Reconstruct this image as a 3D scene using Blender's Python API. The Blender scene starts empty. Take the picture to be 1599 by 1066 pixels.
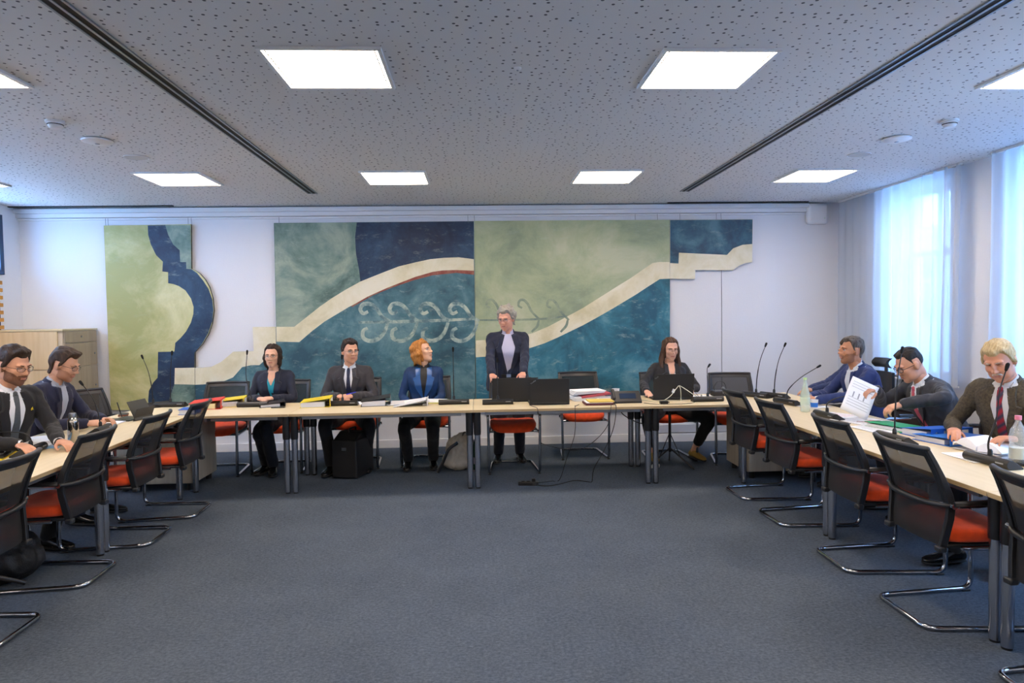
import bpy, math, random
import numpy as np
from mathutils import Vector, Matrix, noise

random.seed(7)
SC = bpy.context.scene
COL = SC.collection
PI = math.pi

# ------------------------------------------------------------------ camera
EYE = 1.6055
YAW, PITCH, ROLL = 0.0493, -0.0381, -0.0154
cam_data = bpy.data.cameras.new('camera')
cam_data.sensor_fit = 'HORIZONTAL'
cam_data.sensor_width = 36.0
cam_data.lens = 36.0 * 1066.3 / 1599.0
cam_data.clip_start = 0.05
cam_data.clip_end = 200
cam = bpy.data.objects.new('camera', cam_data)
COL.objects.link(cam)
_f = Vector((math.sin(YAW) * math.cos(PITCH), math.cos(YAW) * math.cos(PITCH), math.sin(PITCH)))
_r0 = Vector((math.cos(YAW), -math.sin(YAW), 0))
_u0 = _r0.cross(_f)
_r = math.cos(ROLL) * _r0 + math.sin(ROLL) * _u0
_u = -math.sin(ROLL) * _r0 + math.cos(ROLL) * _u0
cam.matrix_world = Matrix(((_r.x, _u.x, -_f.x, 0), (_r.y, _u.y, -_f.y, 0), (_r.z, _u.z, -_f.z, EYE), (0, 0, 0, 1)))
SC.camera = cam

# ------------------------------------------------------------------ exposure, world, daylight
SC.view_settings.view_transform = 'Standard'
SC.view_settings.look = 'None'
SC.view_settings.gamma = 1.0
SC.view_settings.use_curve_mapping = False
SC.view_settings.exposure = 1.4
LAMP_POWER = 10.5        # emission of the ceiling diffusers
SKY_POWER = 10.5
world = bpy.data.worlds.new('overcast_sky')
SC.world = world
world.use_nodes = True
bg = world.node_tree.nodes['Background']
bg.inputs['Color'].default_value = (0.28, 0.55, 1.0, 1)
bg.inputs['Strength'].default_value = SKY_POWER
WINDOWS = [(6.45, 7.45), (4.2, 5.65), (1.9, 3.35)]
WIN_Z0, WIN_Z1 = 0.88, 2.9
for wy0, wy1 in WINDOWS:                      # sky portals, one behind each window
    pl = bpy.data.lights.new('daylight_portal', 'AREA')
    pl.shape = 'RECTANGLE'; pl.size = WIN_Z1 - WIN_Z0; pl.size_y = wy1 - wy0
    pl.cycles.is_portal = True
    po = bpy.data.objects.new('daylight_portal', pl); COL.objects.link(po)
    po.matrix_world = Matrix(((0, 0, 1, 4.97), (0, 1, 0, (wy0 + wy1) / 2), (-1, 0, 0, (WIN_Z0 + WIN_Z1) / 2), (0, 0, 0, 1)))
SC.cycles.max_bounces = 8
SC.cycles.diffuse_bounces = 4
SC.cycles.transparent_max_bounces = 24
SC.cycles.sample_clamp_indirect = 6.0
SC.cycles.caustics_reflective = False
SC.cycles.caustics_refractive = False

# ------------------------------------------------------------------ materials
def lin(h):
    if isinstance(h, str):
        c = [int(h[i:i + 2], 16) / 255 for i in (0, 2, 4)]
        return tuple(((x / 12.92) if x <= 0.04045 else ((x + 0.055) / 1.055) ** 2.4) for x in c) + (1,)
    return tuple(h) + (1,)

def mat(name, col, rough=0.6, metal=0.0, var=0.0, scale=8.0, bump=0.0, bscale=None, spec=0.5, col2=None, stretch=(1, 1, 1), sheen=0.0):
    """principled material; var mottles the colour with noise, bump adds a noise bump"""
    m = bpy.data.materials.new(name); m.use_nodes = True
    nt = m.node_tree; b = nt.nodes['Principled BSDF']
    c = lin(col)
    b.inputs['Base Color'].default_value = c
    b.inputs['Roughness'].default_value = rough
    b.inputs['Metallic'].default_value = metal
    b.inputs['Specular IOR Level'].default_value = spec
    if sheen: b.inputs['Sheen Weight'].default_value = sheen
    if var or bump or col2:
        tc = nt.nodes.new('ShaderNodeTexCoord'); mp = nt.nodes.new('ShaderNodeMapping')
        mp.inputs['Scale'].default_value = stretch
        nt.links.new(tc.outputs['Object'], mp.inputs['Vector'])
    if var or col2:
        n = nt.nodes.new('ShaderNodeTexNoise'); n.inputs['Scale'].default_value = scale; n.inputs['Detail'].default_value = 4
        nt.links.new(mp.outputs['Vector'], n.inputs['Vector'])
        r = nt.nodes.new('ShaderNodeValToRGB')
        c2 = lin(col2) if col2 else tuple(min(1, x * (1 + var)) for x in c[:3]) + (1,)
        c1 = c if col2 else tuple(x * (1 - var) for x in c[:3]) + (1,)
        r.color_ramp.elements[0].position = 0.32; r.color_ramp.elements[0].color = c1
        r.color_ramp.elements[1].position = 0.68; r.color_ramp.elements[1].color = c2
        nt.links.new(n.outputs['Fac'], r.inputs['Fac']); nt.links.new(r.outputs['Color'], b.inputs['Base Color'])
    if bump:
        n2 = nt.nodes.new('ShaderNodeTexNoise'); n2.inputs['Scale'].default_value = bscale or scale * 4; n2.inputs['Detail'].default_value = 3
        nt.links.new(mp.outputs['Vector'], n2.inputs['Vector'])
        bp = nt.nodes.new('ShaderNodeBump'); bp.inputs['Strength'].default_value = bump; bp.inputs['Distance'].default_value = 0.01
        nt.links.new(n2.outputs['Fac'], bp.inputs['Height']); nt.links.new(bp.outputs['Normal'], b.inputs['Normal'])
    return m

def mix_transparent(m, fac):
    """let a share of the light straight through (netting, sheer cloth, clear plastic)"""
    nt = m.node_tree; out = nt.nodes['Material Output']; b = nt.nodes['Principled BSDF']
    t = nt.nodes.new('ShaderNodeBsdfTransparent'); mx = nt.nodes.new('ShaderNodeMixShader')
    mx.inputs['Fac'].default_value = fac
    nt.links.new(b.outputs[0], mx.inputs[1]); nt.links.new(t.outputs[0], mx.inputs[2]); nt.links.new(mx.outputs[0], out.inputs['Surface'])
    return m

def emit(name, col, s):
    m = bpy.data.materials.new(name); m.use_nodes = True
    b = m.node_tree.nodes['Principled BSDF']
    b.inputs['Base Color'].default_value = (0.8, 0.8, 0.8, 1)
    b.inputs['Emission Color'].default_value = lin(col); b.inputs['Emission Strength'].default_value = s
    return m

# ------------------------------------------------------------------ mesh building
class MB:
    def __init__(s): s.v = []; s.f = []; s.m = []
    def add(s, vs, fs, mi=0):
        o = len(s.v); s.v += [tuple(map(float, p)) for p in vs]; s.f += [tuple(i + o for i in f) for f in fs]
        s.m += [mi] * len(fs); return s
    def box(s, c, d, rz=0, mi=0, rx=0, ry=0):
        M = Matrix.Rotation(rz, 3, 'Z') @ Matrix.Rotation(ry, 3, 'Y') @ Matrix.Rotation(rx, 3, 'X')
        vs = [M @ Vector((x * d[0] / 2, y * d[1] / 2, z * d[2] / 2)) + Vector(c) for z in (-1, 1) for x, y in ((-1, -1), (1, -1), (1, 1), (-1, 1))]
        return s.add(vs, [(3, 2, 1, 0), (4, 5, 6, 7), (0, 1, 5, 4), (1, 2, 6, 5), (2, 3, 7, 6), (3, 0, 4, 7)], mi)
    def prism(s, poly, a, b, plane='xy', mi=0, mside=None):
        """extrude a polygon between a and b along the third axis"""
        A = sum(poly[i][0] * poly[(i + 1) % len(poly)][1] - poly[(i + 1) % len(poly)][0] * poly[i][1] for i in range(len(poly)))
        if (A < 0) != (plane == 'xz'): poly = poly[::-1]
        put = {'xy': lambda p, h: (p[0], p[1], h), 'xz': lambda p, h: (p[0], h, p[1]), 'yz': lambda p, h: (h, p[0], p[1])}[plane]
        n = len(poly); vs = [put(p, a) for p in poly] + [put(p, b) for p in poly]
        s.add(vs, [tuple(range(n))[::-1], tuple(range(n, 2 * n))], mi)
        o = len(s.v) - 2 * n
        for i in range(n):
            j = (i + 1) % n; s.f.append((o + i, o + j, o + n + j, o + n + i)); s.m.append(mi if mside is None else mside)
        return s
    def loft(s, rings, mi=0, caps=True, closed=False):
        n = len(rings[0]); vs = [p for r in rings for p in r]; fs = []
        k = len(rings)
        for i in range(k if closed else k - 1):
            i2 = (i + 1) % k
            for j in range(n):
                j2 = (j + 1) % n; fs.append((i * n + j, i * n + j2, i2 * n + j2, i2 * n + j))
        if caps and not closed: fs += [tuple(range(n))[::-1], tuple(range((k - 1) * n, k * n))]
        return s.add(vs, fs, mi)
    def tube(s, pts, r, n=8, mi=0, closed=False, up=None, flat=None, round_ends=False):
        pts = [Vector(p) for p in pts]; k = len(pts)
        R = list(r) if isinstance(r, (list, tuple)) else [r] * k
        if round_ends:
            t0 = (pts[0] - pts[1]).normalized(); t1 = (pts[-1] - pts[-2]).normalized()
            for cth, sth in ((.5, .866), (.85, .5), (.98, .2)):
                pts = [pts[0] if False else pts[0]] + pts[1:]
            a = [(pts[0] + t0 * R[0] * q, R[0] * w) for q, w in ((.98, .2), (.8, .6), (.45, .89))]
            b = [(pts[-1] + t1 * R[-1] * q, R[-1] * w) for q, w in ((.45, .89), (.8, .6), (.98, .2))]
            pts = [x[0] for x in a] + pts + [x[0] for x in b]; R = [x[1] for x in a] + R + [x[1] for x in b]; k = len(pts)
        rings = []; nx = None
        for i in range(k):
            if closed: t = (pts[(i + 1) % k] - pts[i - 1])
            else: t = pts[min(i + 1, k - 1)] - pts[max(i - 1, 0)]
            t = t.normalized() if t.length > 1e-9 else Vector((0, 0, 1))
            if nx is None:
                u = Vector(up) if up else (Vector((0, 0, 1)) if abs(t.z) < .9 else Vector((1, 0, 0)))
                nx = (u - t * u.dot(t)).normalized()
            else:
                nx = nx - t * nx.dot(t); nx = nx.normalized() if nx.length > 1e-6 else Vector((1, 0, 0))
            ny = t.cross(nx)
            fl = flat or 1.0
            rings.append([pts[i] + (nx * math.cos(2 * PI * j / n) + ny * math.sin(2 * PI * j / n) * fl) * R[i] for j in range(n)])
        return s.loft(rings, mi, caps=True, closed=closed)
    def lathe(s, prof, c=(0, 0, 0), n=20, mi=0):
        c = Vector(c)
        return s.loft([[c + Vector((r * math.cos(2 * PI * j / n), r * math.sin(2 * PI * j / n), z)) for j in range(n)] for r, z in prof], mi)
    def ell(s, c, r, n=12, mi=0, M=None):
        c = Vector(c); k = max(5, n // 2)
        rings = []
        for i in range(k + 1):
            a = PI * (0.02 + 0.96 * i / k) - PI / 2
            ring = []
            for j in range(n):
                b = 2 * PI * j / n; p = Vector((r[0] * math.cos(a) * math.cos(b), r[1] * math.cos(a) * math.sin(b), r[2] * math.sin(a)))
                ring.append(c + (M @ p if M else p))
            rings.append(ring)
        return s.loft(rings, mi)
    def grid(s, P, mi=0):
        h, w = len(P), len(P[0])
        return s.add([p for r in P for p in r], [(i * w + j, i * w + j + 1, (i + 1) * w + j + 1, (i + 1) * w + j) for i in range(h - 1) for j in range(w - 1)], mi)
    def slab(s, P, Q, mi=0):
        """closed sheet between two grids of points"""
        h, w = len(P), len(P[0]); s.grid(P, mi); s.grid([r[::-1] for r in Q], mi)
        edge = [(i, 0) for i in range(h)] + [(h - 1, j) for j in range(1, w)] + [(i, w - 1) for i in range(h - 2, -1, -1)] + [(0, j) for j in range(w - 2, 0, -1)]
        o = len(s.v) - 2 * h * w
        for a in range(len(edge)):
            (i, j), (i2, j2) = edge[a], edge[(a + 1) % len(edge)]
            s.f.append((o + i * w + j, o + i2 * w + j2, o + h * w + i2 * w + w - 1 - j2, o + h * w + i * w + w - 1 - j)); s.m.append(mi)
        return s
    def mesh(s, name):
        me = bpy.data.meshes.new(name); me.from_pydata(s.v, [], s.f)
        for p, i in zip(me.polygons, s.m): p.material_index = i
        me.update(); return me
    def build(s, name, mats, parent=None, smooth=40, bevel=0, seg=2):
        me = s.mesh(name)
        return put_mesh(me, name, mats, parent, smooth, bevel, seg)

def put_mesh(me, name, mats, parent=None, smooth=40, bevel=0, seg=2):
    for m in (mats if isinstance(mats, (list, tuple)) else [mats]): me.materials.append(m)
    if smooth:
        me.shade_smooth()
        if smooth < 180: me.set_sharp_from_angle(angle=math.radians(smooth))
    o = bpy.data.objects.new(name, me); COL.objects.link(o)
    if parent is not None: o.parent = parent
    if bevel:
        b = o.modifiers.new('bevel', 'BEVEL'); b.width = bevel; b.segments = seg; b.limit_method = 'ANGLE'; b.angle_limit = math.radians(35)
    return o

def tag(o, label=None, cat=None, group=None, kind=None):
    if label: o['label'] = label
    if cat: o['category'] = cat
    if group: o['group'] = group
    if kind: o['kind'] = kind
    return o

def thing(name, label, cat, loc=(0, 0, 0), rz=0.0, group=None):
    o = bpy.data.objects.new(name, None); COL.objects.link(o)
    o.empty_display_size = 0.05
    o.location = loc; o.rotation_euler = (0, 0, rz)
    return tag(o, label, cat, group)

def dup(root, label, loc, rz, group=None):
    r = root.copy(); COL.objects.link(r); r.location = loc; r.rotation_euler = (0, 0, rz); r['label'] = label
    if group: r['group'] = group
    for ch in list(root.children):
        c = ch.copy(); COL.objects.link(c); c.parent = r
        for g in list(ch.children):
            d = g.copy(); COL.objects.link(d); d.parent = c
    return r

def struct(name, mb, m, smooth=0, bevel=0, parent=None):
    o = mb.build(name, m, parent, smooth, bevel)
    if parent is None: o['kind'] = 'structure'
    return o

def spline(pts, n=6):
    """Catmull-Rom through points (any dimension)"""
    P = [np.array(p, float) for p in pts]; P = [2 * P[0] - P[1]] + P + [2 * P[-1] - P[-2]]; out = []
    for i in range(1, len(P) - 2):
        for k in range(n):
            t = k / n; a, b, c, d = P[i - 1], P[i], P[i + 1], P[i + 2]
            out.append(0.5 * (2 * b + (c - a) * t + (2 * a - 5 * b + 4 * c - d) * t * t + (3 * b - a - 3 * c + d) * t ** 3))
    out.append(P[-2]); return out

def smoothstep(a, b, x):
    t = np.clip((np.asarray(x, float) - a) / (b - a), 0, 1); return t * t * (3 - 2 * t)
# ------------------------------------------------------------------ the room
HC = 2.957; YB = 8.43; XL = -5.42; XR = 4.6; Y0 = -4.5
M_wall = mat('white_wall_paint', 'dfe1e6', 0.8, bump=0.15, bscale=120)
M_trim = mat('white_gloss_trim', 'e3e4e6', 0.45)
M_white = mat('white_plastic', 'e6e7ea', 0.4)
M_black = mat('black_plastic', '141416', 0.38, bump=0.06, bscale=300)
M_dark = mat('dark_slot', '0b0b0d', 0.7)
M_chrome = mat('chrome', 'a9adb5', 0.07, 1.0)
M_steel = mat('brushed_steel', '8f949c', 0.3, 1.0)
M_alu = mat('grey_aluminium', '9aa0a8', 0.38, 0.8)

def ceiling_material():
    m = bpy.data.materials.new('perforated_plasterboard'); m.use_nodes = True
    nt = m.node_tree; b = nt.nodes['Principled BSDF']; b.inputs['Roughness'].default_value = 0.9
    tc = nt.nodes.new('ShaderNodeTexCoord')
    mp = nt.nodes.new('ShaderNodeMapping'); mp.inputs['Scale'].default_value = (1, 1, 0)
    nt.links.new(tc.outputs['Object'], mp.inputs['Vector'])
    v = nt.nodes.new('ShaderNodeTexVoronoi'); v.voronoi_dimensions = '2D'; v.inputs['Scale'].default_value = 17.0; v.inputs['Randomness'].default_value = 0.8
    nt.links.new(mp.outputs['Vector'], v.inputs['Vector'])
    sp = nt.nodes.new('ShaderNodeSeparateColor'); nt.links.new(v.outputs['Color'], sp.inputs['Color'])
    big = nt.nodes.new('ShaderNodeMath'); big.operation = 'GREATER_THAN'; big.inputs[1].default_value = 0.55; nt.links.new(sp.outputs[0], big.inputs[0])
    rad = nt.nodes.new('ShaderNodeMath'); rad.operation = 'MULTIPLY_ADD'; rad.inputs[1].default_value = 0.065; rad.inputs[2].default_value = 0.07
    nt.links.new(big.outputs[0], rad.inputs[0])
    fac = nt.nodes.new('ShaderNodeMath'); fac.operation = 'LESS_THAN'
    nt.links.new(v.outputs['Distance'], fac.inputs[0]); nt.links.new(rad.outputs[0], fac.inputs[1])
    mix = nt.nodes.new('ShaderNodeMix'); mix.data_type = 'RGBA'
    mix.inputs['A'].default_value = lin('dcdcdc'); mix.inputs['B'].default_value = lin('5a5b60')
    nt.links.new(fac.outputs[0], mix.inputs['Factor']); nt.links.new(mix.outputs['Result'], b.inputs['Base Color'])
    return m

def carpet_material():
    m = bpy.data.materials.new('slate_blue_carpet'); m.use_nodes = True
    nt = m.node_tree; b = nt.nodes['Principled BSDF']; b.inputs['Roughness'].default_value = 0.95; b.inputs['Specular IOR Level'].default_value = 0.15
    tc = nt.nodes.new('ShaderNodeTexCoord')
    cols = []
    for scl, st in ((60, (1, 1, 1)), (90, (0.25, 3.0, 1)), (1.1, (1, 1, 1))):
        mp = nt.nodes.new('ShaderNodeMapping'); mp.inputs['Scale'].default_value = st
        nt.links.new(tc.outputs['Object'], mp.inputs['Vector'])
        n = nt.nodes.new('ShaderNodeTexNoise'); n.inputs['Scale'].default_value = scl; n.inputs['Detail'].default_value = 5; n.inputs['Roughness'].default_value = 0.75
        nt.links.new(mp.outputs['Vector'], n.inputs['Vector']); cols.append(n)
    a = nt.nodes.new('ShaderNodeMath'); a.operation = 'ADD'; nt.links.new(cols[0].outputs['Fac'], a.inputs[0]); nt.links.new(cols[1].outputs['Fac'], a.inputs[1])
    a2 = nt.nodes.new('ShaderNodeMath'); a2.operation = 'MULTIPLY_ADD'; a2.inputs[1].default_value = 0.35
    nt.links.new(cols[2].outputs['Fac'], a2.inputs[0]); nt.links.new(a.outputs[0], a2.inputs[2])
    r = nt.nodes.new('ShaderNodeValToRGB')
    r.color_ramp.elements[0].position = 0.42; r.color_ramp.elements[0].color = lin('2e3641')
    r.color_ramp.elements[1].position = 0.78; r.color_ramp.elements[1].color = lin('6a7685')
    h = nt.nodes.new('ShaderNodeMath'); h.operation = 'MULTIPLY'; h.inputs[1].default_value = 0.5
    nt.links.new(a2.outputs[0], h.inputs[0]); nt.links.new(h.outputs[0], r.inputs['Fac']); nt.links.new(r.outputs['Color'], b.inputs['Base Color'])
    bp = nt.nodes.new('ShaderNodeBump'); bp.inputs['Strength'].default_value = 0.5; bp.inputs['Distance'].default_value = 0.004
    nt.links.new(a.outputs[0], bp.inputs['Height']); nt.links.new(bp.outputs['Normal'], b.inputs['Normal'])
    return m

struct('floor', MB().box(((XL + XR) / 2, (Y0 + YB) / 2, -0.05), (XR - XL + 0.6, YB - Y0 + 0.6, 0.1)), carpet_material())
struct('ceiling', MB().box(((XL + XR) / 2, (Y0 + YB) / 2, HC + 0.05), (XR - XL + 1.0, YB - Y0 + 0.6, 0.1)), ceiling_material())
struct('wall_back', MB().box(((XL + XR) / 2, YB + 0.1, HC / 2), (XR - XL + 1.2, 0.2, HC)), M_wall)
struct('wall_front', MB().box(((XL + XR) / 2, Y0 - 0.1, HC / 2), (XR - XL + 1.2, 0.2, HC)), M_wall)
# left wall with one high window band
wl = MB()
for y0, y1, z0, z1 in ((Y0, 8.12, 0, 2.16), (Y0, 8.12, 2.84, HC), (8.12, YB, 0, HC), (Y0, 3.2, 2.16, 2.84)):
    wl.box((XL - 0.15, (y0 + y1) / 2, (z0 + z1) / 2), (0.3, y1 - y0, z1 - z0))
struct('wall_left', wl, M_wall)
M_blueframe = mat('dark_blue_window_frame', '1e3a5c', 0.4)
M_glass = mat('window_glass', 'cfe2ee', 0.05); M_glass.node_tree.nodes['Principled BSDF'].inputs['Alpha'].default_value = 0.25
w1 = MB()
w1.box((XL - 0.03, 5.66, 2.185), (0.1, 4.92, 0.05)); w1.box((XL - 0.03, 5.66, 2.815), (0.1, 4.92, 0.05))
for y in (8.09, 7.2, 6.0, 4.6, 3.23): w1.box((XL - 0.03, y, 2.5), (0.1, 0.06, 0.6))
o = struct('window_1', w1, M_blueframe)
MB().box((XL - 0.05, 5.66, 2.5), (0.006, 4.86, 0.6)).build('pane', M_glass, o, 0)

# right wall: three tall windows between piers
wr = MB()
ys = [Y0] + [v for w in sorted(WINDOWS) for v in w] + [YB]
for i in range(0, len(ys), 2):
    wr.box((XR + 0.2, (ys[i] + ys[i + 1]) / 2, HC / 2), (0.4, ys[i + 1] - ys[i], HC))
for a, b_ in WINDOWS:
    wr.box((XR + 0.2, (a + b_) / 2, WIN_Z0 / 2), (0.4, b_ - a, WIN_Z0)); wr.box((XR + 0.2, (a + b_) / 2, (WIN_Z1 + HC) / 2), (0.4, b_ - a, HC - WIN_Z1))
struct('wall_right', wr, M_wall)
for k, (a, b_) in enumerate(WINDOWS):
    m_ = MB(); x = XR + 0.28; c = (a + b_) / 2
    for y in (a + 0.035, b_ - 0.035, c): m_.box((x, y, (WIN_Z0 + WIN_Z1) / 2), (0.07, 0.07, WIN_Z1 - WIN_Z0))
    for z in (WIN_Z0 + 0.035, WIN_Z1 - 0.035, 2.2): m_.box((x, c, z), (0.06, b_ - a, 0.07))
    o = struct('window_%d' % (k + 2), m_, M_trim)
    MB().box((x, c, (WIN_Z0 + WIN_Z1) / 2), (0.006, b_ - a - 0.02, WIN_Z1 - WIN_Z0 - 0.02)).build('pane', M_glass, o, 0)
    MB().box((XR + 0.06, c, WIN_Z0 + 0.012), (0.34, b_ - a + 0.06, 0.024)).build('sill', mat('grey_stone_sill', '5d6470', 0.4), o, 0, 0.004)

# trims
struct('baseboard_back', MB().box(((XL + 2.15) / 2, YB - 0.012, 0.05), (2.15 - XL, 0.024, 0.1)), M_trim, 0, 0.004)
struct('trim_1', MB().box((3.37, YB - 0.04, 0.05), (2.44, 0.08, 0.1)).box((3.37, YB - 0.025, 0.16), (2.44, 0.05, 0.1), mi=1), [M_trim, mat('grey_cable_duct', 'b9bec8', 0.5)], 0, 0.004)
struct('baseboard_left', MB().box((XL + 0.012, (Y0 + 8.4) / 2, 0.05), (0.024, 8.4 - Y0, 0.1)), M_trim)
struct('baseboard_right', MB().box((XR - 0.012, (Y0 + 8.4) / 2, 0.05), (0.024, 8.4 - Y0, 0.1)), M_trim)
cor = MB()                                   # stepped cornice with the picture rail
cor.box(((XL + 4.13) / 2, YB - 0.05, 2.915), (4.13 - XL, 0.10, 0.05)); cor.box(((XL + 4.13) / 2, YB - 0.03, 2.865), (4.13 - XL, 0.06, 0.05))
cor.box(((XL + 4.13) / 2, YB - 0.015, 2.825), (4.13 - XL, 0.03, 0.022))
struct('trim_2', cor, M_trim, 0, 0.004)
sg = MB().box(((-5.42 - 3.55) / 2, 8.26, HC - 0.004), (1.87, 0.035, 0.012)).box(((2.34 + 4.1) / 2, 8.30, HC - 0.004), (1.76, 0.03, 0.012))
struct('trim_3', sg, M_dark)

# sheer curtains
def sheer(name, col, tr, tl):
    m = bpy.data.materials.new(name); m.use_nodes = True
    nt = m.node_tree; out = nt.nodes['Material Output']; nt.nodes.remove(nt.nodes['Principled BSDF'])
    d = nt.nodes.new('ShaderNodeBsdfDiffuse'); t = nt.nodes.new('ShaderNodeBsdfTranslucent'); c = nt.nodes.new('ShaderNodeBsdfTransparent')
    d.inputs[0].default_value = lin(col); t.inputs[0].default_value = lin(col)
    m1 = nt.nodes.new('ShaderNodeMixShader'); m1.inputs[0].default_value = tl
    m2 = nt.nodes.new('ShaderNodeMixShader'); m2.inputs[0].default_value = tr
    nt.links.new(d.outputs[0], m1.inputs[1]); nt.links.new(t.outputs[0], m1.inputs[2]); nt.links.new(m1.outputs[0], m2.inputs[1]); nt.links.new(c.outputs[0], m2.inputs[2])
    nt.links.new(m2.outputs[0], out.inputs[0]); return m
M_sheer = sheer('sheer_white_voile', 'cfd6e0', 0.09, 0.36)

def curtain(y0, y1, z0, label, amp=0.022, wl_=0.16, seed=0):
    n = int((y1 - y0) / 0.02) + 1; P = []
    rnd = random.Random(seed); ph = rnd.random() * 6
    for zi in range(9):
        z = z0 + (HC - 0.004 - z0) * zi / 8; row = []
        for i in range(n):
            y = y0 + (y1 - y0) * i / (n - 1)
            a = amp * (1.25 - 0.5 * zi / 8) * (1 + 0.5 * math.sin(y * 3.1 + ph))
            row.append((4.49 + a * math.sin(2 * PI * y / wl_ + 0.8 * math.sin(y * 5 + ph)) + 0.004 * math.sin(z * 3 + y * 9), y + 0.03 * (1 - zi / 8) * math.sin(y * 2 + ph), z))
        P.append(row)
    t = thing('sheer_curtain', label, 'curtain', (0, 0, 0), 0, 'sheer window curtains')
    MB().grid(P).build('curtain_cloth', M_sheer, t, 180)
    MB().box((4.49, (y0 + y1) / 2, HC - 0.012), (0.03, y1 - y0, 0.022)).build('track', M_trim, t, 0)
    MB().tube([(4.49, y0 + .005, z0 + 0.01), (4.49, y1 - .005, z0 + 0.01)], 0.007, 6).build('hem_weight', M_white, t)
    return t
curtain(6.16, 7.22, 0.86, 'sheer white curtain panel hanging nearer the pillar with the triple socket', seed=1)
curtain(7.23, 8.3, 0.86, 'sheer white curtain panel hanging nearest the back corner of the room', seed=2, amp=0.016)
curtain(4.0, 5.78, 0.86, 'sheer white curtain over the window behind the older man in tweed', seed=3)
for k, (a, b_) in enumerate(((1.8, 3.45), (-0.5, 1.15), (-2.7, -1.1))):
    pass

# neighbouring facade seen faintly through the curtains
M_fac = mat('pale_facade_render', 'aeb6bf', 0.9, var=0.05, scale=2); M_facw = mat('facade_window', '4d5a68', 0.2)
fb = thing('neighbouring_building', 'pale neighbouring building seen faintly through the sheer window curtains', 'building', (15, 14, -6))
MB().box((0, 0, 5), (4, 30, 10)).build('facade_wall', M_fac, fb, 0)
for yy in (-12, -8.5, -5, -1.5, 2, 5.5, 9, 12.5):
    for zz in (5.2, 8.2):
        MB().box((-2.0, yy, zz), (0.1, 1.2, 1.8)).box((-2.06, yy, zz), (0.06, 0.06, 1.8), mi=1).box((-2.06, yy, zz + .2), (0.06, 1.2, 0.06), mi=1).build('window', [M_facw, M_trim], fb, 0)

# hanging wires of the mural
M_wire = mat('grey_hanging_wire', '6a6d72', 0.4, 0.5)
# ------------------------------------------------------------------ ceiling fittings
M_diff = emit('lit_diffuser', 'ffe9d2', LAMP_POWER)
def luminaire(x, y, label):
    t = thing('ceiling_light', label, 'ceiling light', (x, y, HC), 0, 'square ceiling lights')
    f = MB()
    for dx, dy, sx, sy in ((0, .292, .62, .022), (0, -.292, .62, .022), (.299, 0, .022, .562), (-.299, 0, .022, .562)): f.box((dx, dy, -0.008), (sx, sy, 0.016))
    f.build('frame', M_trim, t, 0, 0.002)
    MB().box((0, 0, -0.004), (0.57, 0.562, 0.008)).build('diffuser', M_diff, t, 0)
    for s_ in (-1, 1): MB().box((s_ * 0.272, 0, -0.0095), (0.006, 0.56, 0.003)).build('dark_edge_strip', M_dark, t, 0)
    return t
row_name = {3.79: 'front row', 6.71: 'back row'}
names = {(-4.87, 6.71): 'square ceiling light in the back row, at the far left edge', (-2.82, 3.79): 'square ceiling light in the front row, at the left beside the smoke detector',
         (-2.82, 6.71): 'square ceiling light in the back row over the two men on the left', (-0.77, 3.79): 'large square ceiling light in the front row, just right of the left air slot',
         (-0.77, 6.71): 'square ceiling light in the back row over the red-haired woman', (1.28, 3.79): 'large square ceiling light in the front row, just left of the right air slot',
         (1.28, 6.71): 'square ceiling light in the back row over the cream painted arc', (3.37, 6.71): 'square ceiling light in the back row above the man in blue',
         (3.37, 3.79): 'square ceiling light in the front row, at the right beside the smoke detector'}
for x in (-4.87, -2.82, -0.77, 1.28, 3.37):
    for y in (0.87, 3.79, 6.71, -2.05):
        if y < 3 or (x, y) not in names:
            luminaire(x, y, 'square ceiling light of a row behind the photographer')['group'] = 'square ceiling lights behind the photographer'
        else:
            luminaire(x, y, names[(x, y)])

def slot_diffuser(x, ya, yb, label):
    t = thing('air_slot', label, 'air vent', (x, 0, HC), 0, 'linear air slots in the ceiling')
    c = (ya + yb) / 2; L = yb - ya
    MB().box((-0.047, c, -0.004), (0.012, L, 0.008)).box((0.047, c, -0.004), (0.012, L, 0.008)).box((0, c, -0.004), (0.014, L, 0.008)).build('frame', M_alu, t, 0)
    MB().box((-0.024, c, -0.002), (0.034, L, 0.004)).box((0.024, c, -0.002), (0.034, L, 0.004)).build('slot', M_dark, t, 0)
slot_diffuser(-1.76, -3.5, 7.53, 'long double black air slot running down the left side of the ceiling')
slot_diffuser(2.32, -3.5, 7.55, 'long double black air slot running down the right side of the ceiling')

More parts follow.
